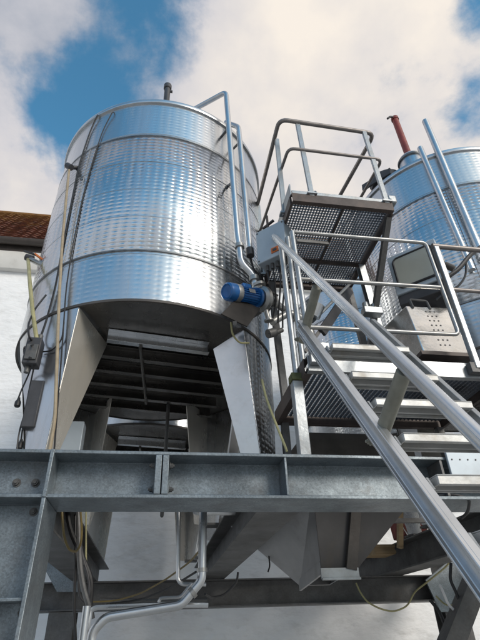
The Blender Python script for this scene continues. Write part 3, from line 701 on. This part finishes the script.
gt = thing('safety_gate', 'tubular steel gate with three rails across the head of the stair', 'gate', (.94, 2.70, 3.3))
GY = 2.70
MB().tube([(.935, GY, 4.345), (2.105, GY, 4.355), (2.125, GY, 3.43), (.95, GY, 3.42)], .0165, 12, .05).build('gate_frame', M_gate, gt)
MB().cyl((.945, GY, 3.855), (2.10, GY, 3.875), .0165, seg=12).build('middle_rail', M_gate, gt)
MB().tube([(.934, GY, 4.345), (.952, GY, 3.42)], .021, 12).build('hinge_post', M_galvlight, gt)
MB().bar((.975, GY + .03, 4.28), (1.25, GY + .05, 4.30), .02, .03).build('latch', M_galvdark, gt)
rr = thing('guard_rail', 'tubular guard rail running off to the right past the gate', 'railing', (2.19, GY, 3.2))
MB().tube([(2.165, GY + .01, 4.335), (4.3, GY + .01, 4.335)], .024, 12).build('top_rail', M_guard, rr)
MB().tube([(2.21, GY + .01, 3.87), (4.3, GY + .01, 3.87)], .017, 12).build('middle_rail', M_guard, rr)
for x in (2.19, 3.4, 4.25):
    MB().bar((x, GY + .01, 3.15), (x, GY + .01, 4.32), .045, .045, up=(0, 1, 0)).build('post', M_galvlight, rr, bevel=.006)
    MB().box(x - .06, x + .06, 2.694, 2.744, 3.12, 3.2).bolt((x + .02, 2.693, 3.16), (0, -1, 0), .012, .01).build('foot_plate', M_galvdark, rr, bevel=.003)

# steel hatch box with handle on the landing, and cabinet with a pane above it
hb = thing('steel_box', 'sloping stainless box with a bent handle behind the gate', 'box', (2.0, 3.0, 3.3))
FTL, FTR, FBR, FBL = Vector((2.022, 3.100, 3.972)), Vector((2.422, 3.100, 3.982)), Vector((2.333, 2.900, 3.402)), Vector((1.935, 2.900, 3.388))
bk_ = Vector((-.10, .62, 0)); bkb = Vector((-.16, .5, .02))
MB().hexa([FBL, FBR, FBR + bkb, FBL + bkb, FTL, FTR, FTR + bk_, FTL + bk_]).build('box_body', M_warmsteel, hb, bevel=.006)
mid = FTL.lerp(FTR, .42); upn = V(0, -.25, .9).normalized()
hl, hr_ = FTL.lerp(FTR, .14) + V(0, -.012, -.02), FTL.lerp(FTR, .54) + V(0, -.012, -.03)
MB().tube([hl, hl + V(0, .02, .10), hr_ + V(0, .02, .10), hr_], .011, 10, .02).build('handle', M_galvdark, hb)
MB().box(FBL.x - .04, FBR.x + .0, 2.87, 3.42, 3.352, 3.384).box(FBL.x + .05, FBL.x + .12, 3.0, 3.3, 3.20, 3.35).box(FBR.x - .12, FBR.x - .05, 3.0, 3.3, 3.20, 3.35).build('box_stand', M_platframe, hb)
nf = (FBR - FBL).cross(FTL - FBL).normalized()
if nf.y > 0: nf = -nf
for j in range(8):
    for i in range(3):
        q = FTL.lerp(FTR, .42 + .1 * i).lerp(FBL.lerp(FBR, .42 + .1 * i), .12 + .105 * j) + nf * .002
        MB().lathe([(.008, 0), (.006, .002), (.001, .003)], q, seg=12, axis=nf).build('dimple', M_galvdark, hb)

wc = thing('display_cabinet', 'pale cabinet with a rounded grey pane between gate and right tank', 'cabinet', (2.24, 3.14, 4.23))
K0, K1 = Vector((2.085, 3.295, 0)), Vector((2.415, 2.965, 0)); ke = (K1 - K0).normalized(); kn = Vector((ke.y, -ke.x, 0)); kb = -kn * .26
kz0, kz1 = 4.235, 4.70
MB().hexa([K0 + V(0, 0, kz0), K1 + V(0, 0, kz0), K1 + kb + V(0, 0, kz0), K0 + kb + V(0, 0, kz0), K0 + V(0, 0, kz1), K1 + V(0, 0, kz1), K1 + kb + V(0, 0, kz1), K0 + kb + V(0, 0, kz1)]).build('cabinet_body', M_greybox, wc, bevel=.008)
def rrect(c, ex, w, h, r, n=6):
    pts = []
    for cx, cz, a0 in ((w / 2 - r, h / 2 - r, 0), (-w / 2 + r, h / 2 - r, 90), (-w / 2 + r, -h / 2 + r, 180), (w / 2 - r, -h / 2 + r, 270)):
        for k in range(n + 1):
            a = R_(a0 + 90 * k / n); pts.append(c + ex * (cx + r * math.cos(a)) + V(0, 0, cz + r * math.sin(a)))
    return pts
kc = (K0 + K1) / 2 + V(0, 0, (kz0 + kz1) / 2); kw = (K1 - K0).length
MB().tube(rrect(kc + kn * .006, ke, kw * .80, (kz1 - kz0) * .76, .05), .012, 8, closed=True).build('gasket', M_black, wc)
MB().plate(rrect(kc + kn * .004, ke, kw * .79, (kz1 - kz0) * .75, .045), .012).build('pane', M_glass, wc)
MB().hexa([K0 - kn * .02 + V(0, 0, 4.13), K1 - kn * .02 + V(0, 0, 4.13), K1 + kb + V(0, 0, 4.06), K0 + kb + V(0, 0, 4.06), K0 - kn * .02 + V(0, 0, 4.233), K1 - kn * .02 + V(0, 0, 4.233), K1 + kb + V(0, 0, 4.233), K0 + kb + V(0, 0, 4.233)]).build('lower_housing', M_dark, wc, bevel=.006)
km = (K0 + K1) / 2 + kb * .7
MB().bar(km + V(0, 0, 3.2), km + V(0, 0, 4.06), .07, .07, up=(0, 1, 0)).build('stand_pole', M_galvdark, wc)
tag(MB().tube([(2.318, 3.300, 4.303), (2.430, 3.100, 4.276), (2.619, 3.050, 4.396), (2.809, 3.050, 4.602), (3.092, 3.100, 4.837)], .022, 10, .08).build('hose', M_black), 'thick black hose running up to the right from the cabinet', 'hose')
tag(MB().tube([(2.736, 3.050, 4.506), (2.679, 3.050, 4.330), (2.555, 3.050, 4.190), (2.420, 3.050, 4.133), (2.330, 3.100, 4.062)], .010, 8, .08).build('cable', M_black), 'black cable looping behind the second railing post', 'cable')
jb = MB().box(2.22, 2.27, 2.75, 2.80, 4.14, 4.22).cyl((2.26, 2.76, 4.18), (2.32, 2.74, 4.12), .028, seg=12).cyl((2.23, 2.74, 4.2), (2.19, 2.72, 4.24), .02, seg=12)
tag(jb.build('cable_plug', M_brown, bevel=.004), 'brown plug and socket beside the railing post', 'plug')
# grey post with clamp below the cabinet
gp_ = thing('clamp_post', 'grey channel post with a pipe clamp left of the steel box', 'post', (1.72, 3.5, 3.2))
a, b_ = Vector((1.899, 3.500, 4.729)), Vector((1.970, 3.500, 3.887))
MB().channel((b_.x, 3.5, 3.2), (a.x, 3.5, 4.75), .07, .07, .008, up=(0, 1, 0)).build('post_channel', M_galvlight, gp_, bevel=.002)
q = Vector((1.855, 3.400, 4.104))
MB().bar(q + V(-.09, 0, 0), q + V(.09, 0, .0), .09, .07).cyl(q + V(-.05, 0, .04), q + V(-.05, 0, .10), .03, seg=14).cyl(q + V(.03, 0, .04), q + V(.03, 0, .09), .03, seg=14).build('clamp', M_galvlight, gp_, bevel=.006)
tag(MB().bar((1.854, 3.750, 4.632), (1.355, 3.450, 3.881), .03, .09).build('steel_brace', M_dark, bevel=.003), 'dark diagonal brace below the raised platform', 'brace')
tag(MB().tube([(1.293, 3.500, 4.019), (1.819, 3.600, 4.618)], .016, 10).build('steel_brace', M_galvlight), 'thin pale diagonal brace beside the dark one below the platform', 'brace')

# ------------------------------------------------------------------ raised platform
ap = thing('raised_platform', 'raised grated platform with tube guard rails between the two tanks', 'platform', (1.45, 3.3, 4.75))
PX0, PX1, PY0, PY1, PZ = .985, 1.925, 2.745, 3.93, 4.80
grating(PX0 + .03, PX1 - .03, PY0 + .03, PY1 - .03, PZ, .028, .026, .031, .005).build('grating', M_grate, ap, smooth=False)
MB().channel((PX0, PY0, PZ), (PX1, PY0, PZ), .045, .10, .007, flip=-1).channel((PX0, PY1, PZ), (PX1, PY1, PZ), .045, .10, .007).bar((PX0, PY0 + .024, PZ), (PX0, PY1 - .024, PZ), .02, .10).bar((PX1, PY0 + .024, PZ), (PX1, PY1 - .024, PZ), .02, .10).build('frame', M_platframe, ap, bevel=.002)
MB().bar(((PX0 + PX1) / 2 + .02, PY0 + .03, PZ - .0), ((PX0 + PX1) / 2 + .02, PY1 - .03, PZ - .0), .012, .05).bar((PX0 + .03, 3.52, PZ - .012), (PX1 - .03, 3.52, PZ - .012), .04, .03).build('joist', M_platframe, ap)
MB().box(PX0 - .006, PX0 + .006, PY0 + .0, PY1, 4.852, 4.99).box(PX0 + .008, PX1, PY0 - .01, PY0 + .004, 4.852, 4.90).build('toe_board', M_galvlight, ap, bevel=.002)
TZ, MZ = 5.97, 5.50
MB().tube([(.955, 4.05, TZ), (.968, PY0 + .0, TZ), (2.0, PY0 + .03, TZ), (1.90, 3.75, TZ)], .022, 12, .09).build('top_rail', M_guard, ap)
MB().tube([(.945, 4.05, MZ), (1.02, PY0 - .01, MZ), (1.975, PY0 + .0, MZ), (1.90, 3.75, MZ)], .0155, 12, .07).build('middle_rail', M_guard, ap)
for (x0, y0, x1, y1, zb) in ((1.171, PY0 - .012, 1.163, PY0 + .02, 4.84), (1.878, PY0 - .012, 1.878, PY0 + .02, 4.84), (.985, 2.99, .99, 2.97, 4.84), (1.915, 3.7, 1.905, 3.7, 4.84), (.975, 3.88, .965, 3.9, 4.84)):
    MB().bar((x0, y0, zb), (x1, y1, TZ - .01), .045, .026, up=(0, 1, 0)).build('guard_post', M_galvlight, ap, bevel=.003)
    MB().box(x0 - .045, x0 + .045, y0 - .03, y0 + .03, 4.852, 4.87).bolt((x0 + .03, y0 - .02, 4.87), (0, 0, 1), .010, .01).build('post_foot', M_galvlight, ap)
MB().box(PX1 - .02, PX1 + .06, PY0 - .02, PY0 + .06, 4.872, 4.96).build('post_shoe', M_galvlight, ap, bevel=.012)
for x, y, zz_ in ((1.90, 3.90, 3.18), (1.03, 3.90, 3.18)):
    MB().bar((x, 3.705, 3.2), (x, y - .03, PZ - .055), .06, .06, up=(0, 1, 0)).build('support_leg', M_galvdark, ap, bevel=.003)
MB().bar((1.90, PY0 + .06, PZ - .055), (1.90, 3.66, 3.9), .05, .05).build('diagonal_strut', M_galvdark, ap)

# ------------------------------------------------------------------ hopper under the landing
hp = thing('steel_hopper', 'grey steel hopper tapering to a flanged outlet below the front beam', 'hopper', (1.45, 4.4, 2.0))
top = [(1.24, 3.90, 2.62), (2.20, 3.90, 2.62), (2.20, 5.25, 2.62), (.70, 5.25, 2.62)]
bot = [(1.269, 4.000, 2.038), (1.563, 4.000, 2.034), (1.62, 4.90, 2.0), (1.338, 4.914, 2.000)]
hpm = MB(); hpm.add(bot + top, [(1, 2, 6, 5), (2, 3, 7, 6), (3, 0, 4, 7)])
hpm.build('cone', M_hopper, hp, solid=.006)
MB().plate([Vector(q) + V(0, -.008, 0) for q in (bot[0], bot[1], top[1], top[0])], .006).build('front_panel', M_hoppershade, hp)
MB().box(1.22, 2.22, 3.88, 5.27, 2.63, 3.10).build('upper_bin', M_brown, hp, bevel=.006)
MB().bar((1.50, 3.975, 2.03), (1.62, 3.875, 2.62), .085, .06, up=(0, 1, 0)).build('rib', M_brown, hp, bevel=.003)
b0, b1 = Vector((1.252, 3.970, 2.035)), Vector((1.559, 3.970, 2.030))
MB().box(b0.x, b1.x, 3.955, 3.975, 1.965, 2.04).box(b0.x, b1.x, 3.93, 3.953, 1.955, 1.972).build('outlet_flange', M_galvlight, hp, bevel=.002)
hq = [Vector(x) for x in (bot[3], bot[0])]
MB().plate([hq[0] + V(0, 0, .05), hq[1] + V(0, 0, .05), hq[1] + V(0, 0, -.04), hq[0] + V(0, 0, -.04)], .02).build('outlet_side', M_hopper, hp)
MB().bar((.615, 4.0, 2.626), (3.42, 4.0, 2.626), .05, .045).build('support_bar', M_galvdark, hp)
MB().bar((.615, 5.2, 2.626), (3.42, 5.2, 2.626), .05, .045).build('support_bar', M_galvdark, hp)

# ------------------------------------------------------------------ pipes and cables under the frame
p = thing('drain_pipe', 'thick steel pipe dropping below the front beam, then bending left', 'pipe', (.29, 3.4, 1.9))
MB().tube([(.62, 4.1, 2.48), (.294, 4.1, 2.48), (.294, 3.4, 2.48), (0.292, 3.400, 1.922), (0.165, 3.400, 1.789), (-0.275, 3.400, 1.738), (-0.345, 3.400, 1.666), (-0.341, 3.400, 1.556)], .027, 16, .035).build('pipe', M_pipe, p)
for (a, b_) in (((0.291, 3.400, 1.989), (0.292, 3.400, 1.967)), ((0.243, 3.400, 1.862), (0.225, 3.400, 1.846))):
    MB().cyl(a, b_, .034, seg=18).build('coupling', M_cast, p)
p = MB().tube([(.126, 3.55, 2.6), (0.148, 3.550, 1.939), (0.175, 3.550, 1.915), (0.332, 3.550, 1.912)], .014, 10, .05).build('thin_pipe', M_pipe)
tag(p, 'thin steel pipe hanging left of the thick pipe under the frame', 'pipe')
p = MB().tube([(-0.383, 3.500, 1.580), (-0.383, 3.500, 1.781), (-0.349, 3.500, 1.796), (-0.023, 3.500, 1.799), (0.341, 3.500, 1.791)], .017, 10, .04).tube([(0.027, 3.500, 1.798), (0.037, 3.500, 1.836), (0.169, 3.500, 1.838), (0.236, 3.500, 1.915)], .010, 8, .03).build('thin_pipe', M_pipe)
tag(p, 'thin horizontal steel pipe just above the thick bent pipe', 'pipe')
p = MB().tube([(-0.381, 3.300, 1.537), (-0.381, 3.300, 1.791)], .022, 12).build('thin_pipe', M_pipe); tag(p, 'bright upright steel pipe at the bottom left beside the rear column', 'pipe')
p = MB().tube([(-0.490, 5.200, 1.946), (-0.036, 5.200, 1.928), (0.497, 5.200, 1.924)], .02, 10).build('thin_pipe', M_galvdark); tag(p, 'dull conduit fixed along the back cross beam', 'pipe')

cg = 'cables and hoses under the frame'
def cable(pts, r, m, label, f=.12, name='cable', cat='cable', group=cg):
    tag(MB().tube(pts, r, 8, f).build(name, m), label, cat, group)
cable([(-0.657, 3.500, 2.427), (-0.641, 3.500, 2.331), (-0.604, 3.500, 2.189), (-0.561, 3.500, 2.117), (-0.530, 3.600, 2.119), (-0.533, 3.800, 2.193), (-0.569, 4.000, 2.328), (-0.641, 4.200, 2.554)], .008, M_yellow, 'yellow hose hanging in a loop behind the front column', name='hose', cat='hose')
cable([(-0.544, 4.900, 1.913), (-0.334, 4.900, 1.916), (-0.120, 4.700, 1.950), (0.077, 4.300, 2.012), (0.245, 3.900, 2.087), (0.293, 3.600, 2.123)], .007, M_yellow, 'yellow cable sagging along the back cross beam to the thick pipe')
cable([(-0.488, 4.800, 1.877), (-0.113, 4.600, 1.899), (0.116, 4.200, 1.948), (0.283, 3.800, 2.011)], .008, M_black, 'thin black cable sagging beside the yellow one')
cable([(0.708, 4.600, 2.091), (0.697, 4.600, 2.015), (0.592, 4.600, 1.920), (0.471, 4.500, 1.894), (0.395, 4.300, 1.909)], .009, M_black, 'black cable drooping under the lengthwise beam right of the thick pipe')
cable([(2.687, 6.990, 2.190), (2.720, 6.980, 2.082), (2.797, 6.980, 1.965), (2.962, 6.980, 1.882), (3.150, 6.980, 1.843), (3.364, 6.980, 1.906), (3.450, 6.900, 2.061), (3.611, 6.700, 2.182), (3.846, 6.600, 2.333), (3.984, 6.600, 2.453)], .011, M_olive, 'olive cable hanging in a wide loop at the lower right')
cable([(2.557, 4.700, 1.878), (2.632, 4.700, 1.798), (2.735, 4.600, 1.805), (2.883, 4.600, 1.896), (2.967, 4.600, 2.024)], .008, M_olive, 'olive cable looping in front of the slanting brace')
cable([(2.594, 4.650, 1.962), (2.584, 4.600, 1.886), (2.600, 4.600, 1.808), (2.644, 4.600, 1.761)], .012, M_white, 'short pale cable end at the lower right', .05)
cable([(2.542, 4.800, 1.853), (2.615, 4.800, 1.756), (2.638, 4.800, 1.631), (2.604, 4.800, 1.453)], .016, M_black, 'thick black cable running down the right rear column')
cable([(2.728, 4.600, 2.135), (2.676, 4.600, 1.996), (2.706, 4.600, 1.899), (2.716, 4.600, 1.805)], .014, M_black, 'black cable hanging under the right lengthwise beam')
cable([(1.131, 5.200, 2.443), (1.077, 5.000, 2.250), (1.082, 5.000, 2.181), (1.059, 5.000, 2.130)], .007, M_black, 'short black cable end hanging left of the hopper', .03)
cable([(1.680, 2.860, 2.304), (1.796, 2.820, 2.312), (1.901, 2.810, 2.281), (1.956, 2.950, 2.234), (1.967, 3.050, 2.218)], .010, M_black, 'black cable lying along the front beam under the stair', .06)
cable([(-0.829, 4.600, 2.687), (-0.755, 4.600, 2.437), (-0.624, 4.600, 2.232), (-0.517, 4.600, 2.051), (-0.508, 4.600, 1.873), (-0.499, 4.600, 1.542)], .022, M_black, 'thick black cable sweeping down past the left rear column')
cable([(-0.590, 4.500, 2.188), (-0.613, 4.500, 2.029), (-0.581, 4.500, 1.917), (-0.529, 4.500, 1.881), (-0.509, 4.500, 1.957), (-0.543, 4.500, 2.085), (-0.588, 4.500, 2.173), (-0.645, 4.500, 2.340), (-0.710, 4.500, 2.664)], .010, M_dark, 'grey cable coiled in a loop beside the left rear column')
cable([(-0.768, 4.700, 2.711), (-0.683, 4.700, 2.215), (-0.652, 4.700, 1.918), (-0.578, 4.700, 1.544)], .012, M_black, 'straight black cable down the face of the left rear column')
cable([(-0.671, 4.700, 2.711), (-0.593, 4.700, 2.168), (-0.510, 4.700, 1.987), (-0.508, 4.700, 1.914)], .008, M_olive, 'olive cable dangling beside the coiled grey one')
cable([(-0.694, 4.400, 2.640), (-0.601, 4.400, 2.132), (-0.546, 4.400, 1.963), (-0.472, 4.400, 1.815), (-0.458, 4.400, 1.769)], .022, M_galvdark, 'grey flexible conduit hanging beside the left rear column', name='conduit', cat='conduit')
# riveted panel at the right end of the front beam
rp = thing('riveted_panel', 'pale galvanised panel with a row of rivets behind the lower treads', 'panel', (2.1, 2.79, 2.42))
MB().box(1.80, 2.60, 2.772, 2.792, 2.40, 2.598).build('sheet', M_greybox, rp, bevel=.004)
for k in range(14): MB().cyl((1.83 + k * .055, 2.772, 2.515), (1.83 + k * .055, 2.767, 2.515), .006, .004, seg=8).build('rivet', M_galvdark, rp)
# crate and red box far behind
cr = thing('wooden_crate', 'small tan wooden crate glimpsed beside the hopper outlet', 'crate', (2.9, 6.5, 2.40))
MB().box(2.78, 3.06, 6.4, 6.75, 2.46, 2.575).build('crate_body', M_wood, cr, bevel=.004)
MB().box(2.775, 3.065, 6.39, 6.399, 2.468, 2.50).box(2.775, 3.065, 6.39, 6.399, 2.54, 2.57).build('slat', M_wood, cr)
rc = thing('red_bin', 'red bin with a white rim seen through the frame right of the hopper', 'bin', (3.35, 6.6, 2.4))
MB().hexa([(3.30, 6.5, 2.70), (3.62, 6.5, 2.66), (3.62, 6.9, 2.66), (3.30, 6.9, 2.70), (3.27, 6.5, 3.03), (3.66, 6.5, 3.03), (3.66, 6.9, 3.03), (3.27, 6.9, 3.03)]).build('bin_body', M_red, rc, bevel=.01)
MB().box(3.34, 3.50, 6.46, 6.6, 2.69, 2.76).box(3.30, 3.64, 6.52, 6.88, 2.402, 2.65).build('bin_base', M_white, rc, bevel=.01)
tag(MB().bar((3.053, 6.000, 2.974), (2.936, 6.000, 2.471), .06, .06, up=(0, 1, 0)).build('wooden_post', M_wood), 'tan wooden upright in the gap between hopper and beam', 'post')

# ------------------------------------------------------------------ hoses, valve and box on the left of the tank
v1 = thing('tap_valve', 'small dark tap high on the left side of the front tank', 'valve', (-1.199, 3.600, 5.950))
a = Vector((-1.090, 3.554, 5.893)); b_ = Vector((-1.167, 3.505, 5.835))
MB().cyl(a, b_, .022, seg=14).cyl(b_ + V(-.02, 0, .02), b_ + V(.03, -.02, -.03), .034, seg=14).build('valve_body', M_dark, v1)
hpts = [(-1.155, 3.493, 5.773), (-1.091, 3.432, 5.253), (-1.012, 3.380, 4.615), (-0.917, 3.325, 3.964), (-0.820, 3.268, 3.374), (-0.742, 3.229, 2.888), (-.74, 3.24, 2.56)]
tag(MB().tube(hpts, .0125, 10, .1).build('hose', M_tan), 'long tan hose hanging straight down the left side of the tank', 'hose')
v2 = thing('ball_valve', 'ball valve with an orange and black lever left of the tank', 'valve', (-1.284, 3.900, 4.794))
MB().tube([(-1.000, 3.499, 4.340), (-1.160, 3.750, 4.615), (-1.441, 3.900, 4.857)], .026, 12, .05).cyl((-1.219, 3.800, 4.689), (-1.294, 3.840, 4.755), .045, seg=16).build('valve_body', M_cast, v2)
MB().cyl((-1.412, 3.900, 4.860), (-1.484, 3.900, 4.880), .035, seg=14).build('hose_coupling', M_dark, v2)
MB().bar((-1.237, 3.800, 4.739), (-1.371, 3.800, 4.843), .022, .016).build('lever', M_orange, v2)
MB().bar((-1.359, 3.800, 4.831), (-1.480, 3.800, 4.871), .02, .014).build('lever_grip', M_black, v2)
tag(MB().tube([(-1.459, 3.900, 4.856), (-1.217, 3.456, 4.197), (-1.111, 3.396, 3.849), (-1.035, 3.347, 3.630), (-1.015, 3.356, 3.555)], .017, 10, .1).build('hose', M_olive), 'olive hose dropping from the ball valve with the orange lever', 'hose')
jb2 = thing('junction_box', 'dark grey junction box on the left edge of the tank', 'junction box', (-1.030, 3.381, 3.497))
q = Vector((-1.030, 3.381, 3.497))
MB().box(q.x - .055, q.x + .055, q.y - .06, q.y + .05, q.z - .13, q.z + .10).build('box_body', M_dark, jb2, bevel=.008)
MB().box(q.x - .042, q.x + .042, q.y - .072, q.y - .061, q.z - .10, q.z + .03).build('box_lid', M_galvdark, jb2, bevel=.004)
MB().cyl(q + V(.02, 0, .10), q + V(.02, 0, .15), .022, seg=12).build('cable_gland', M_galvdark, jb2)
MB().cyl(q + V(-.02, 0, -.13), q + V(-.02, 0, -.18), .02, seg=12).build('cable_gland', M_galvdark, jb2)
lb = MB(); q2 = Vector((-0.958, 3.420, 3.099)); lb.box(q2.x - .05, q2.x + .045, 3.40, 3.47, q2.z - .20, q2.z + .17)
tag(lb.build('cable_duct', M_dark, bevel=.008), 'dark cable duct hanging beside the outer left tank leg', 'duct')
cgl = 'cables on the left side of the tank'
def cab2(pts, r, m, label, f=.15): tag(MB().tube(pts, r, 8, f).build('cable', m), label, 'cable', cgl)
cab2([(-0.953, 3.498, 6.751), (-0.972, 3.412, 6.693), (-1.034, 3.486, 6.446), (-1.077, 3.523, 5.905), (-1.053, 3.497, 5.259), (-1.029, 3.471, 4.635), (-1.002, 3.448, 4.155), (-1.020, 3.463, 3.802), (-1.038, 3.465, 3.647), (-1.027, 3.378, 3.558)], .009, M_black, 'outer black cable running down the tank from its rim')
cab2([(-0.762, 3.373, 6.657), (-0.785, 3.295, 6.608), (-0.866, 3.361, 6.335), (-0.909, 3.386, 5.841), (-0.934, 3.404, 5.244), (-0.919, 3.386, 4.570), (-0.891, 3.367, 4.102), (-0.812, 3.320, 3.492), (-0.763, 3.295, 3.066), (-0.718, 3.274, 2.681), (-0.704, 3.267, 2.573)], .006, M_black, 'inner black cable running down the tank from its rim')
cab2([(-1.083, 3.506, 4.137), (-1.133, 3.457, 3.940), (-1.095, 3.292, 3.684), (-1.053, 3.260, 3.548), (-1.048, 3.383, 3.587)], .008, M_black, 'black cable looping into the top of the junction box')
cab2([(-1.015, 3.270, 3.495), (-1.151, 3.500, 3.605), (-1.135, 3.500, 3.532), (-1.005, 3.263, 3.379)], .007, M_black, 'small black cable loop at the side of the junction box', .05)
cab2([(-1.011, 3.354, 3.395), (-1.067, 3.500, 3.349), (-1.091, 3.500, 3.220), (-1.098, 3.500, 3.154)], .006, M_black, 'thin cable carrying the upper hanging plug')
cab2([(-0.993, 3.341, 3.388), (-1.034, 3.500, 3.189), (-1.020, 3.500, 2.951), (-1.008, 3.500, 2.831)], .006, M_black, 'thin cable carrying the lower hanging plug')
cab2([(-1.009, 3.450, 3.047), (-1.021, 3.450, 2.909), (-1.012, 3.450, 2.777), (-0.976, 3.450, 2.610)], .006, M_black, 'thin cable running down behind the front beam at far left')
cab2([(-1.007, 3.452, 3.539), (-0.897, 3.371, 3.508), (-0.830, 3.330, 3.587), (-0.845, 3.339, 3.761)], .006, M_black, 'thin cable curving across the smooth lower shell')
for (a, lab) in ((Vector((-1.093, 3.500, 3.130)), 'upper black plug hanging against the white wall'), (Vector((-1.007, 3.500, 2.809)), 'lower black plug hanging just above the front beam')):
    tag(MB().lathe([(.001, .04), (.009, .036), (.013, .016), (.022, .0), (.022, -.032), (.016, -.04), (.001, -.04)], a, seg=16).build('plug', M_black), lab, 'plug', 'plugs hanging left of the tank')
tag(MB().tube([(0.717, 3.200, 3.245), (0.716, 3.100, 3.049), (0.750, 3.000, 2.812), (0.781, 2.930, 2.635), (0.791, 2.930, 2.596)], .009, 8, .1).build('hose', M_olive), 'thin olive hose hanging between the tank leg and the square post', 'hose')
gpan = thing('blue_panel', 'small blue grey box between the left tank legs behind the front beam', 'box', (-.72, 4.3, 2.4))
q = Vector((-0.800, 4.200, 3.051)); MB().box(q.x - .09, q.x + .09, 4.2, 4.34, 2.602, q.z + .22).build('box_body', M_greybox, gpan, bevel=.006)

for o in list(bpy.data.objects):
    if '_local' in o: del o['_local']
